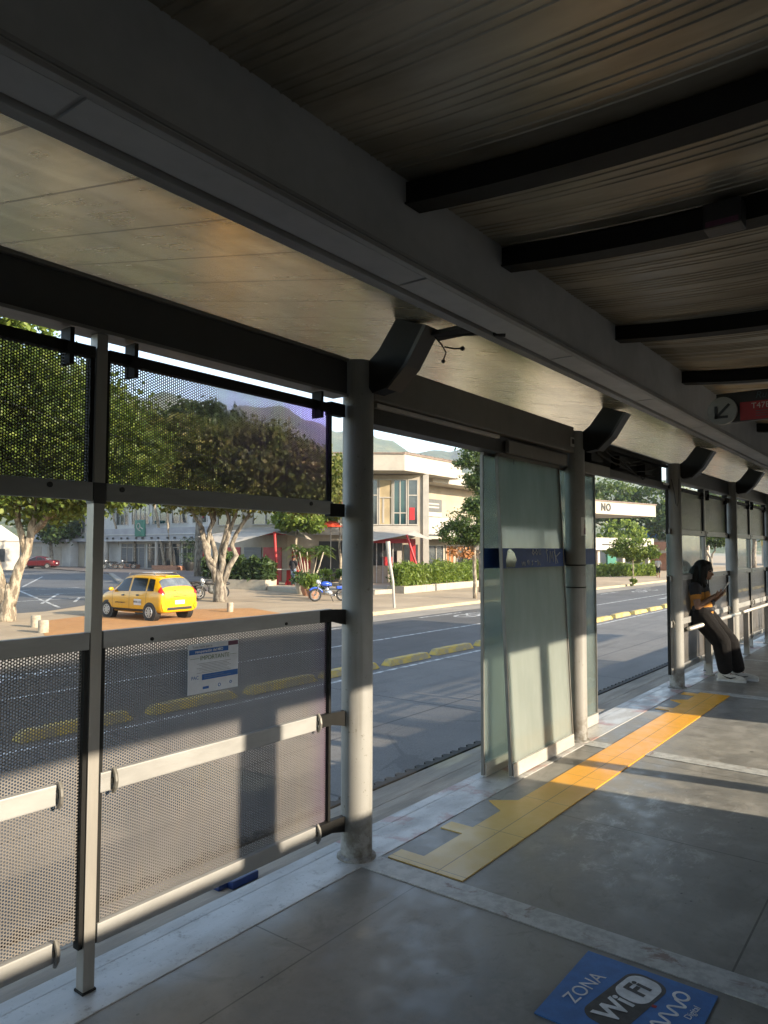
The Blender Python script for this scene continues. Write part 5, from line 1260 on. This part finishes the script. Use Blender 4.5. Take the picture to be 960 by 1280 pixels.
def car(name, label, loc, rz, st, paint, wb=1.17, wr=.28, track=.70, hatch=True, roof_bars=False, cat='car'):
    t = thing(name, label, cat, loc, None, rz); lf = Loft(st)
    lf.body().build('body', paint, t, None, True)
    U = lf.ux
    def quad(xb0, xb1, xt0, xt1, v0=4.12, v1=5.75): return lambda a, c: (U((xb0 + (xb1 - xb0) * a) * (1 - c) + (xt0 + (xt1 - xt0) * a) * c), v0 + (v1 - v0) * c)
    if hatch: wins = ((-.92, -.12, -.86, -.10), (-.02, .78, .0, .46)); q4 = (-1.34, -1.0, -1.22, -.95)
    else: wins = ((-.75, .0, -.55, .0), (.08, .98, .1, .5)); q4 = (-1.15, -.82, -.75, -.62)
    for q, sd_ in [(q, sd_) for q in wins + (q4,) for sd_ in (1, -1)]:
        lf.patch(quad(*q), sides=(sd_,)).build('side_window', 'car_glass', t, None, True)
    if hatch: r0, r1, f0, f1 = 1.9, 3.0, 8.05, 7.05
    else: r0, r1, f0, f1 = 2.1, 3.7, 8.3, 7.1
    lf.patch(lambda a, c: (r0 + .1 + (r1 - r0 - .12) * a, 5.7 + 2.29 * c), off=.008).build('rear_window', 'rear_glass', t, None, True)
    lf.patch(lambda a, c: (f0 + (f1 - f0) * a, 5.3 + 2.69 * c), off=.008).build('windscreen', 'car_glass', t, None, True)
    for sd_ in (1, -1):
        lf.patch(lambda a, c: (.75 + 1.55 * a, 4.02 + 1.62 * c) if hatch else (.3 + .9 * a, 3.5 + .8 * c), sides=(sd_,), off=.014).build('tail_light', 'lamp_red', t, None, True)
        lf.patch(lambda a, c: (len(st) - 1.6 - 1.0 * a, 3.9 + .8 * c), sides=(sd_,), off=.008).build('headlight', 'phone', t, None, True)
        lf.patch(lambda a, c: (U(-.82 + 1.7 * a), 1.75 + .45 * c), sides=(sd_,), off=.004).build('sill', 'black', t)
    # door seams and sills as thin dark lines
    for xs, sd_ in [(xs, sd_) for xs in (-.08, .86, -.98) for sd_ in (1, -1)]:
        lf.patch(lambda a, c, xs=xs: (U(xs - .006 + .012 * a), 2.1 + 2.0 * c), sides=(sd_,), off=.002, n=1, m=8).build('door_seam', 'black', t)
    for xs, sd_ in [(xs, sd_) for xs in (-.62, .18) for sd_ in (1, -1)]: lf.patch(lambda a, c, xs=xs: (U(xs + .15 * a), 3.62 + .16 * c), sides=(sd_,), off=.02, n=3, m=2).build('door_handle', paint if not hatch else 'black', t)
    for sd in (1, -1):
        for xs in (-wb, wb):
            yb = lf.S(U(xs), 3.0).y
            B().tube([(xs, sd * (yb - .22), wr), (xs, sd * (yb + .004), wr)], wr + .055, 28).build('wheel_arch', 'black', t, None, 'auto')
            wheel(t, xs, sd * (yb - .075), wr, .19, sd)
        xm = .86 if hatch else 1.0
        q = B().ball((xm, sd * (lf.S(U(xm), 4.2).y + .09), st[4][2] + .06), .055, .10, .065); q.build('mirror', paint, t, None, True)
    xr = st[0][0]
    B().box(xr - .015, xr + .05, -.20, .20, st[0][1] + .14, st[0][1] + .27, .008).build('number_plate', 'phone', t)
    for sd_ in (1, -1): lf.patch(lambda a, c: (.02 + .9 * a, 1.6 + 1.2 * c), sides=(sd_,), off=.03).build('bumper', paint, t, None, True)
    if hatch:
        B().box(xr - .012, xr + .10, -.52, .52, st[0][1] - .05, st[0][1] + .045, .02).build('bumper_strip', 'black', t)
        B().tube([(xr + .10, .02, 1.0), (xr + .02, .14, .99), (xr + .045, .30, 1.03)], .010, 6).build('rear_wiper', 'black', t)
        B().box(xr + .38, xr + .60, -.30, .30, 1.455, 1.495, .012).build('roof_spoiler', paint, t)
    if roof_bars:
        b = B()
        for sd in (1, -1): b.tube([(-1.05, sd * .48, 1.50), (-.95, sd * .48, 1.57), (.25, sd * .48, 1.57), (.35, sd * .48, 1.49)], .016, 8)
        for xs in (-.8, -.1): b.tube([(xs, -.48, 1.57), (xs, .48, 1.57)], .016, 8)
        b.build('roof_rack', 'chrome', t)
    return t, lf
hatch_st = [(-1.745, .40, .72, .76, .62, .50), (-1.72, .30, .88, .98, .735, .60), (-1.62, .26, .94, 1.13, .775, .615), (-1.40, .24, .945, 1.40, .79, .57), (-1.05, .23, .94, 1.485, .795, .57), (-.35, .22, .92, 1.51, .795, .575), (.30, .22, .90, 1.475, .79, .575), (.62, .22, .89, 1.31, .79, .59), (1.02, .23, .875, 1.01, .785, .63), (1.42, .25, .79, .90, .755, .58), (1.66, .30, .66, .74, .67, .50), (1.75, .38, .56, .60, .54, .40)]
taxi, lf = car('taxi', 'yellow taxi hatchback with silver roof rack parked on the orange paving', (15.25, 22.22, ZW + .006), R(93), hatch_st, 'taxi', roof_bars=True, cat='taxi')
def decal(par, s, size, mat, x, z, y): lettering('lettering', s, size, mat, par, (x, y, z), (PI / 2, 0, PI), .002)
pl = B().box(-.74, -.36, .800, .812, .50, .70, .003).build('door_plate', 'phone', taxi); decal(pl, 'WHS 321', .11, 'black', -.55, .60, .8155)
decal(taxi, 'SERVICIO PUBLICO', .065, 'black', .40, .55, .806)
q = B().box(-1.772, -1.764, -.28, .28, .80, .815); q.build('tailgate_strip', 'black', taxi)
sedan_st = [(-2.05, .42, .70, .74, .60, .5), (-2.0, .30, .86, .92, .76, .62), (-1.7, .25, .92, 1.0, .82, .66), (-1.3, .23, .93, 1.05, .84, .64), (-.85, .22, .93, 1.34, .85, .58), (-.35, .21, .92, 1.43, .85, .58), (.25, .21, .90, 1.42, .85, .58), (.75, .21, .89, 1.22, .85, .61), (1.15, .22, .87, 1.0, .84, .66), (1.6, .25, .80, .90, .81, .62), (1.92, .30, .66, .74, .70, .52), (2.02, .38, .56, .60, .56, .42)]
car('parked_car', 'dark maroon sedan parked far down the side street', (43.2, 84.4, ZW + .004), R(128), sedan_st, 'maroon', 1.28, .31, .74, False)

def motorcycle(label, loc, rz, paint, group='parked motorcycles'):
    t = thing('motorcycle', label, 'motorcycle', loc, group, rz)
    for x, nm in ((-.64, 'wheel'), (.66, 'wheel')):
        w = B().torus((x, 0, .30), (0, 1, 0), .255, .048, 30, 8).build('wheel', 'tyre', t, None, True)
        b = B(); b.torus((x, 0, .30), (0, 1, 0), .205, .016, 26, 6)
        for k in range(12):
            a = 2 * PI * k / 12; b.tube([(x, .02 * (-1) ** k, .30), (x + .2 * math.cos(a), 0, .30 + .2 * math.sin(a))], .005, 4)
        b.tube([(x, -.06, .30), (x, .06, .30)], .045, 12); b.build('rim', 'chrome', w)
    b = B()
    for s in (-.09, .09): b.tube([(.66, s, .30), (.47, s * .8, .80), (.41, s * .8, .98)], .020, 8)
    b.build('fork', 'chrome', t, None, True)
    b = B(); b.tube([(.44, 0, .86), (.1, 0, .50), (-.1, 0, .30), (-.35, 0, .38)], .025, 8); b.tube([(.44, 0, .86), (.0, 0, .70), (-.5, 0, .70), (-.85, 0, .78)], .025, 8)
    for s in (-.08, .08): b.tube([(-.3, s, .36), (-.64, s, .30), (-.5, s, .68)], .018, 8)
    b.build('frame', 'black', t, None, True)
    b = B(); b.ball((.02, 0, .40), .19, .13, .14); b.ball((.10, 0, .54), .09, .09, .13); b.box(-.12, .06, -.15, .15, .3, .42, .03); b.build('engine', 'chrome' if paint != 'seat' else 'signgrey', t, None, True)
    b = B(); b.ball((.18, 0, .80), .26, .13, .12); b.ball((-.02, 0, .77), .14, .11, .09); b.build('tank', paint, t, None, True)
    b = B(); b.ball((-.28, 0, .78), .30, .12, .055); b.ball((-.55, 0, .80), .22, .11, .05); b.build('seat', 'seat', t, None, True)
    b = B(); b.ball((-.80, 0, .72), .18, .09, .07); b.box(-.35, -.7, -.10, .10, .56, .70, .03); b.build('side_cover', paint, t, None, True)
    b = B(); b.tube([(.66 - .36 * math.cos(R(a)), 0, .30 + .33 * math.sin(R(a))) for a in range(20, 150, 12)], .045, 8); b.build('mudguard', paint, t, None, True)
    b = B(); b.tube([(.30, -.36, 1.02), (.40, -.22, 1.06), (.43, 0, 1.0), (.40, .22, 1.06), (.30, .36, 1.02)], .016, 8)
    for s in (-.3, .3): b.tube([(.36, s * .9, 1.05), (.38, s * 1.1, 1.22)], .008, 6); b.ball((.38, s * 1.12, 1.25), .02, .06, .04)
    b.build('handlebar', 'black', t, None, True)
    B().ball((.54, 0, .90), .085, .10, .10).build('headlight', 'phone', t, None, True)
    B().tube([(.05, -.14, .3), (-.2, -.16, .24), (-.85, -.18, .32)], [.03, .035, .05], 10).build('exhaust', 'chrome', t, None, True)
    b = B(); b.tube([(-.05, .12, .25), (-.12, .26, .0)], .014, 6); b.build('kickstand', 'black', t)
    return t
mb = motorcycle('blue motorcycle parked beside the plant pots', (25.1, 22.45, ZW), R(150), 'moto_blue')
m2 = motorcycle('black motorcycle by the spreading tree, nearest to its trunk', (22.6, 27.7, ZW + .0), R(170), 'seat')
dup(m2, (21.9, 28.9, ZW), 'black motorcycle half hidden behind the taxi tail', R(150))
dup(m2, (45.2, 72.8, ZW + .11), 'dark motorcycle on the forecourt, left of the pair', R(120)); dup(m2, (46.3, 71.2, ZW + .11), 'dark motorcycle on the forecourt, right of the pair', R(140)); dup(m2, (44.9, 75.0, ZW + .11), 'dark motorcycle farthest left on the forecourt', R(125))

# ================================================================== people
def solid(name, parts, mat, parent, voxel, smooth=2):
    """union of capsules and ellipsoids as one continuous skin"""
    b = B()
    for p in parts:
        if p[0] == 'c': b.capsule(p[1], p[2], p[3], p[4])
        else: b.ball(p[1], p[2], p[3], p[4])
    bmesh.ops.recalc_face_normals(b.bm, faces=b.bm.faces)
    me = bpy.data.meshes.new(name); b.bm.to_mesh(me); b.bm.free()
    o = bpy.data.objects.new(name, me); C.objects.link(o)
    m = o.modifiers.new('union', 'REMESH'); m.mode = 'VOXEL'; m.voxel_size = voxel
    m2_ = o.modifiers.new('soft', 'SMOOTH'); m2_.iterations = smooth; m2_.factor = .5
    dg = bpy.context.evaluated_depsgraph_get(); me2 = bpy.data.meshes.new_from_object(o.evaluated_get(dg))
    bpy.data.objects.remove(o); me2.name = name
    return link(name, me2, mat, parent, None, True)
# the leaning person: local frame = world axes, origin on the floor below the hips. Faces -Y, right side towards the camera (-X)
pr = thing('person', 'person with long dark hair and orange black top, leaning on the rail over a phone', 'person', (9.38, 2.30, 0))
def W(y, z, x=0.0): return (x, y - 2.30, z)
hipR, hipL = W(2.31, .74, -.085), W(2.31, .74, .085)
kR, kL = W(2.085, .455, -.10), W(2.04, .44, .10)
aR, aL = W(2.055, .10, -.085), W(1.96, .10, .11)
shR, shL = W(2.36, 1.085, -.155), W(2.34, 1.085, .155)
eR, eL = W(2.315, .865, -.20), W(2.29, .875, .19)
wR, wL = W(2.145, 1.00, -.085), W(2.14, .985, .075)
neck0, neck1, head = W(2.355, 1.12), W(2.325, 1.20), W(2.285, 1.285)
def hand(w, d, s):
    """palm and five curled fingers leaving the wrist w along d"""
    w, d = Vector(w), Vector(d).normalized(); side = Vector((1, 0, 0)); up = d.cross(side).normalized()
    if up.z < 0: up = -up
    pts = [('c', w, w + d * .035, .020, .022), ('c', w + d * .03 + side * .018, w + d * .06 + side * .022, .014, .012), ('c', w + d * .03 - side * .018, w + d * .06 - side * .022, .014, .012), ('c', w + d * .03, w + d * .065, .016, .013)]
    for k, L_ in enumerate((.040, .048, .045, .034)):
        b0 = w + d * .062 + side * (-.026 + .0175 * k); b1 = b0 + d * L_ * .6 + up * .006; b2 = b1 + d * L_ * .35 + up * .018
        pts += [('c', b0, b1, .0088, .008), ('c', b1, b2, .008, .0065)]
    t0 = w + d * .022 - side * .022 * s; t1 = t0 + d * .022 - side * .016 * s + up * .016; t2 = t1 + d * .022 + side * .006 * s + up * .012
    pts += [('c', t0, t1, .011, .009), ('c', t1, t2, .009, .007)]
    return pts
dH = (0, -.8, .6)
body = [('c', hipR, kR, .085, .058), ('c', kR, aR, .056, .036), ('c', hipL, kL, .085, .058), ('c', kL, aL, .056, .036), ('c', hipR, hipL, .10, .10), ('e', W(2.33, .78), .145, .11, .12),
        ('c', W(2.33, .80), W(2.36, .98), .115, .125), ('e', W(2.36, 1.0), .16, .105, .14), ('c', shR, shL, .055, .055), ('c', neck0, neck1, .052, .048), ('e', head, .072, .090, .108),
        ('c', W(2.255, 1.235), W(2.235, 1.215), .045, .035), ('c', W(2.198, 1.268), W(2.188, 1.248), .012, .014), ('e', W(2.30, 1.28, -.072), .012, .02, .03), ('e', W(2.30, 1.28, .072), .012, .02, .03),
        ('c', shR, eR, .047, .037), ('c', eR, wR, .037, .025), ('c', shL, eL, .047, .037), ('c', eL, wL, .037, .025)] + hand(wR, dH, 1) + hand(wL, dH, -1)
for s_, a_, t_ in ((-1, aR, 1), (1, aL, 1)): body += [('c', a_, (a_[0], a_[1] - .10, .045), .036, .03)]
solid('body', body, 'skin', pr, .0058, 2)
solid('top', [('c', W(2.33, .80), W(2.36, .98), .135, .142), ('e', W(2.325, .79), .165, .135, .12), ('e', W(2.36, 1.0), .172, .122, .145), ('c', shR, shL, .066, .066), ('c', shR, tuple(Vector(shR).lerp(Vector(eR), .42)), .064, .062), ('c', shL, tuple(Vector(shL).lerp(Vector(eL), .42)), .064, .062), ('c', W(2.355, 1.11), W(2.34, 1.145), .075, .068)], 'shirt', pr, .009, 3)
solid('black_yoke', [('e', W(2.362, 1.065), .180, .128, .085), ('c', shR, shL, .072, .072), ('c', shR, tuple(Vector(shR).lerp(Vector(eR), .30)), .070, .066), ('c', shL, tuple(Vector(shL).lerp(Vector(eL), .30)), .070, .066), ('c', W(2.36, 1.10), W(2.34, 1.16), .082, .072), ('e', W(2.44, .95), .13, .06, .20)], 'shirt_black', pr, .009, 3)
solid('black_band', [('c', W(2.36, .835, -.13), W(2.21, .83, -.06), .045, .03), ('c', W(2.21, .83, -.06), W(2.21, .83, .06), .03, .03), ('c', W(2.24, .90, .11), W(2.23, .94, .02), .05, .04)], 'shirt_black', pr, .008, 2)
solid('trousers', [('c', hipR, kR, .13, .105), ('c', kR, (aR[0], aR[1], .15), .105, .082), ('c', hipL, kL, .13, .105), ('c', kL, (aL[0], aL[1], .15), .105, .082), ('c', hipR, hipL, .125, .125), ('e', W(2.34, .79), .155, .135, .09), ('e', W(2.20, .60, -.13), .05, .07, .09), ('e', W(2.05, .16, -.10), .065, .06, .05), ('e', W(2.40, .73, -.09), .09, .09, .10)], 'trousers', pr, .010, 2)
def shoe(x, yh):
    y0 = yh - 2.30
    s_ = solid('shoe', [('c', (x, y0 + .01, .055), (x, y0 - .06, .062), .045, .048), ('c', (x, y0 - .06, .055), (x, y0 - .20, .04), .046, .036), ('c', (x, y0 - .0, .085), (x, y0 - .05, .10), .042, .044), ('e', (x, y0 - .215, .038), .040, .045, .030)], 'shoe', pr, .006, 2)
    b = B(); b.prism([(x + sx_ * .046 * (1 if k < 5 else 1), y0 + yy, .004) for k, (sx_, yy) in enumerate([(-1, .04), (-1.05, -.06), (-1.05, -.17), (-.6, -.255), (.6, -.255), (1.05, -.17), (1.05, -.06), (1, .04), (.5, .06), (-.5, .06)])], (0, 0, .024)); b.build('sole', 'phone', s_)
    b = B(); b.tube([(x - .047, y0 - .155, .062), (x - .0505, y0 - .10, .045), (x - .0505, y0 - .06, .052), (x - .049, y0 - .01, .075)], [.003, .009, .007, .002], 6); b.build('side_mark', 'black', s_)
    b = B()
    for k in range(4): b.tube([(x - .03, y0 - .075 - k * .028, .098 - k * .009), (x + .03, y0 - .075 - k * .028, .098 - k * .009)], .005, 6)
    b.build('laces', 'phone', s_)
shoe(aR[0], aR[1] + 2.30 + .03); shoe(aL[0], aL[1] + 2.30 + .03)
hairp = [('e', W(2.305, 1.325), .092, .110, .105), ('e', W(2.335, 1.26), .098, .092, .13), ('c', W(2.36, 1.30, -.04), W(2.40, 1.05, -.10), .07, .045), ('c', W(2.36, 1.30, .04), W(2.40, 1.05, .10), .07, .045), ('c', W(2.40, 1.22), W(2.445, 1.0), .085, .06), ('c', W(2.29, 1.33, -.065), W(2.30, 1.12, -.105), .045, .022), ('c', W(2.25, 1.36, .03), W(2.225, 1.30, .06), .05, .03), ('c', W(2.26, 1.35, -.045), W(2.245, 1.22, -.082), .036, .014)]
hr = solid('hair', hairp, 'hair', pr, .008, 2)
b = B()
for i in range(70):
    a = rnd.uniform(-.12, .12); y0 = rnd.uniform(2.24, 2.44); L_ = rnd.uniform(.18, .36)
    p0 = Vector(W(y0, 1.33 - abs(a) * .4, a * .7)); p1 = p0 + Vector((a * .3, rnd.uniform(-.005, .05), -L_ * .6)); p2 = p1 + Vector((rnd.uniform(-.02, .02), rnd.uniform(-.01, .03), -L_ * .5))
    b.tube([p0, p1, p2], [.007, .006, .002], 5)
b.build('strands', 'hair', hr, None, True)
b = B(); b.ball(W(2.21, 1.285, -.035), .010); b.ball(W(2.21, 1.285, .035), .010); b.build('eyes', 'shirt_black', pr, None, True)
B().tube([W(2.204, 1.232, -.022), W(2.198, 1.230, 0), W(2.204, 1.232, .022)], .006, 6).build('mouth', 'terracotta', pr, None, True)
b = B()
for k in range(5): b.tube([W(2.20 - .02 * k + .03, .955 + .013 * k, -.125 + .014 * k), W(2.19 - .02 * k + .03, .975 + .013 * k, -.112 + .014 * k)], .006, 6)
b.build('wrist_bands', 'shirt_black', pr)
ph = tag(B().obox((0, 0, 0), (1, 0, 0), (0, -.62, .78), (0, .78, .62), .036, .075, .0045).build('phone', 'phone', None, (0, 0, 0)), 'pale phone held in both hands by the leaning person', 'phone')
ph.location = (9.38, 2.052, 1.105)
sc_ = B().obox((0, .0036, .0029), (1, 0, 0), (0, -.62, .78), (0, .78, .62), .033, .070, .0005).build('screen', 'black', ph)
bgp = solid('bag', [('c', (0, .02, .02), (0, .02, .10), .06, .055)], 'seat', None, .008, 2); bgp.location = (9.30, 2.44, .63); bgp.name = 'bag'
B().box(-.02, .02, -.045, -.035, .02, .09, .003).build('buckle', 'chrome', bgp)
tag(bgp, 'small dark bag tucked behind the leaning person on the rail', 'bag')

def pedestrian(label, loc, rz, h, topm, legm, skin='skin', walk=.12):
    t = thing('person', label, 'person', loc, None, rz); k = h / 1.72
    def S(*p): return tuple(q * k for q in p)
    solid('body', [('c', S(0, .09, .88), S(walk, .09, .48), .085 * k, .055 * k), ('c', S(walk, .09, .48), S(walk * .6, .09, .06), .055 * k, .04 * k), ('c', S(0, -.09, .88), S(-walk * .2, -.09, .48), .085 * k, .055 * k), ('c', S(-walk * .2, -.09, .48), S(-walk * 1.3, -.09, .07), .055 * k, .04 * k),
                   ('e', S(0, 0, .98), .12 * k, .16 * k, .14 * k), ('c', S(0, 0, 1.0), S(0, 0, 1.32), .13 * k, .14 * k), ('c', S(0, .15, 1.40), S(0, -.15, 1.40), .06 * k, .06 * k), ('c', S(0, 0, 1.42), S(.01, 0, 1.52), .05 * k, .05 * k), ('e', S(.02, 0, 1.61), .095 * k, .078 * k, .115 * k), ('c', S(.11, 0, 1.60), S(.115, 0, 1.585), .012 * k, .013 * k),
                   ('c', S(0, .19, 1.39), S(-.03, .23, 1.12), .05 * k, .04 * k), ('c', S(-.03, .23, 1.12), S(.10, .20, .92), .04 * k, .03 * k), ('c', S(0, -.19, 1.39), S(.0, -.23, 1.12), .05 * k, .04 * k), ('c', S(.0, -.23, 1.12), S(.14, -.18, .98), .04 * k, .03 * k),
                   ('c', S(walk * .6, .09, .05), S(walk * .6 + .14, .09, .035), .04 * k, .035 * k), ('c', S(-walk * 1.3, -.09, .05), S(-walk * 1.3 + .14, -.09, .035), .04 * k, .035 * k)], skin, t, .014, 2)
    solid('shirt', [('c', S(0, 0, .98), S(0, 0, 1.32), .15 * k, .16 * k), ('c', S(0, .15, 1.40), S(0, -.15, 1.40), .075 * k, .075 * k), ('c', S(0, .19, 1.39), S(-.02, .22, 1.20), .065 * k, .055 * k), ('c', S(0, -.19, 1.39), S(.0, -.22, 1.20), .065 * k, .055 * k)], topm, t, .018, 2)
    zl = .10 if legm == 'jeans' else .56
    def lg(y, x1, x2): 
        a, m_, c = Vector((0, y, .90)), Vector((x1, y, .48)), Vector((x2, y, .09))
        return [('c', tuple(a * k), tuple(m_ * k), .10 * k, .075 * k)] + ([('c', tuple(m_ * k), tuple(c * k), .075 * k, .06 * k)] if legm == 'jeans' else [])
    solid('trousers', lg(.09, walk, walk * .6) + lg(-.09, -walk * .2, -walk * 1.3) + [('e', S(0, 0, .96), .135 * k, .175 * k, .11 * k)], legm, t, .018, 2)
    solid('hair', [('e', S(-.005, 0, 1.655), .098 * k, .086 * k, .09 * k)], 'hair', t, .014, 1)
    return t
pedestrian('man in a black shirt and blue jeans standing at the red stall', (31.18, 30.75, ZW + .22), R(20), 1.74, 'shirt_black', 'jeans', walk=.04)
pedestrian('distant walker in a white shirt and dark shorts by the far hedge', (63.6, 19.2, ZW), R(200), 1.7, 'wall_w', 'trousers')

# ================================================================== hills
V = []; F = []; NA, NR = 150, 26
for i in range(NA + 1):
    a = R(-8 + 96 * i / NA)
    deg = math.degrees(a)
    ridge = 128 + 4.6 * max(0, deg - 14) + 12 * math.sin(deg * .31) + 9 * math.sin(deg * .83 + 1) + 5 * math.sin(deg * 2.1)
    for j in range(NR + 1):
        s = j / NR; r_ = 420 + 1080 * s
        hgt = ridge * (max(0, (s - .08) / .92)) ** 1.35 + (10 * math.sin(deg * 1.3 + s * 7) + 7 * math.sin(deg * 3.1 + s * 13)) * s * (1.15 - s)
        V.append((r_ * math.cos(a), r_ * math.sin(a), -1.2 + hgt))
for i in range(NA):
    for j in range(NR):
        k = i * (NR + 1) + j; F.append((k, k + 1, k + NR + 2, k + NR + 1))
me = bpy.data.meshes.new('hills'); me.from_pydata(V, [], F); struct(link('hills', me, 'hill', None, None, True))
HAZE = True
if HAZE:
    hz = B().box(-700, 1560, -700, 1560, -3, 420).build('haze', None); struct(hz, 'stuff')
    m, nt, out = new_mat('haze'); pv = nt.nodes.new('ShaderNodeVolumePrincipled')
    pv.inputs['Color'].default_value = (.86, .92, 1, 1); pv.inputs['Density'].default_value = .00034; pv.inputs['Anisotropy'].default_value = .2
    nt.links.new(pv.outputs[0], out.inputs['Volume']); hz.data.materials.append(m)

# ================================================================== light, sky, camera
sc = bpy.context.scene
w = bpy.data.worlds.new('World'); sc.world = w; w.use_nodes = True; nt = w.node_tree; nt.nodes.clear()
sky = nt.nodes.new('ShaderNodeTexSky'); sky.sky_type = 'NISHITA'; sky.sun_disc = False
sd = Vector((SUN_DX, -1, 0)).normalized() * math.cos(R(SUN_EL)); sd.z = math.sin(R(SUN_EL))      # towards the sun
sky.sun_elevation = R(SUN_EL); sky.sun_rotation = math.atan2(sd.x, sd.y); sky.altitude = 900; sky.air_density = 1.0; sky.dust_density = 1.1; sky.ozone_density = 1.0
bg = nt.nodes.new('ShaderNodeBackground'); bg.inputs[1].default_value = .15
wo = nt.nodes.new('ShaderNodeOutputWorld'); tn = nt.nodes.new('ShaderNodeMix'); tn.data_type = 'RGBA'; tn.blend_type = 'MULTIPLY'; tn.inputs[0].default_value = 1; tn.inputs[7].default_value = (1.0, .965, .90, 1); nt.links.new(sky.outputs[0], tn.inputs[6]); nt.links.new(tn.outputs[2], bg.inputs[0]); nt.links.new(bg.outputs[0], wo.inputs[0])
ld = bpy.data.lights.new('sun', 'SUN'); ld.energy = 3.9; ld.angle = R(.53); ld.color = (1.0, .86, .66)
lo = bpy.data.objects.new('sun', ld); C.objects.link(lo); lo.rotation_euler = sd.to_track_quat('Z', 'Y').to_euler(); lo.location = (0, -20, 20)
f_, pitch, yaw, roll = 905.0, R(2.9), R(37.5), R(.14)
Fw = Vector((math.cos(yaw) * math.cos(pitch), math.sin(yaw) * math.cos(pitch), math.sin(pitch)))
Rt = Vector((math.sin(yaw), -math.cos(yaw), 0)); Up = Rt.cross(Fw)
R2 = Rt * math.cos(roll) + Up * math.sin(roll); U2 = Up * math.cos(roll) - Rt * math.sin(roll)
cd = bpy.data.cameras.new('camera'); co_ = bpy.data.objects.new('camera', cd); C.objects.link(co_)
cd.sensor_fit = 'VERTICAL'; cd.sensor_height = 24; cd.lens = f_ / 1280 * 24; cd.clip_start = .05; cd.clip_end = 5000
mw = Matrix((R2, U2, -Fw)).transposed().to_4x4(); mw.translation = (0, 0, 1.55); co_.matrix_world = mw
sc.camera = co_
sc.view_settings.view_transform = 'Standard'; sc.view_settings.look = 'None'; sc.view_settings.gamma = 1; sc.view_settings.use_curve_mapping = False
sc.view_settings.exposure = 1.93
sc.cycles.use_denoising = True; sc.cycles.transparent_max_bounces = 24; sc.cycles.max_bounces = 9; sc.cycles.diffuse_bounces = 4
sc.cycles.sample_clamp_indirect = 8; sc.cycles.caustics_reflective = False; sc.cycles.caustics_refractive = False
for ms in (m_ for m_ in bpy.data.materials):
    pass
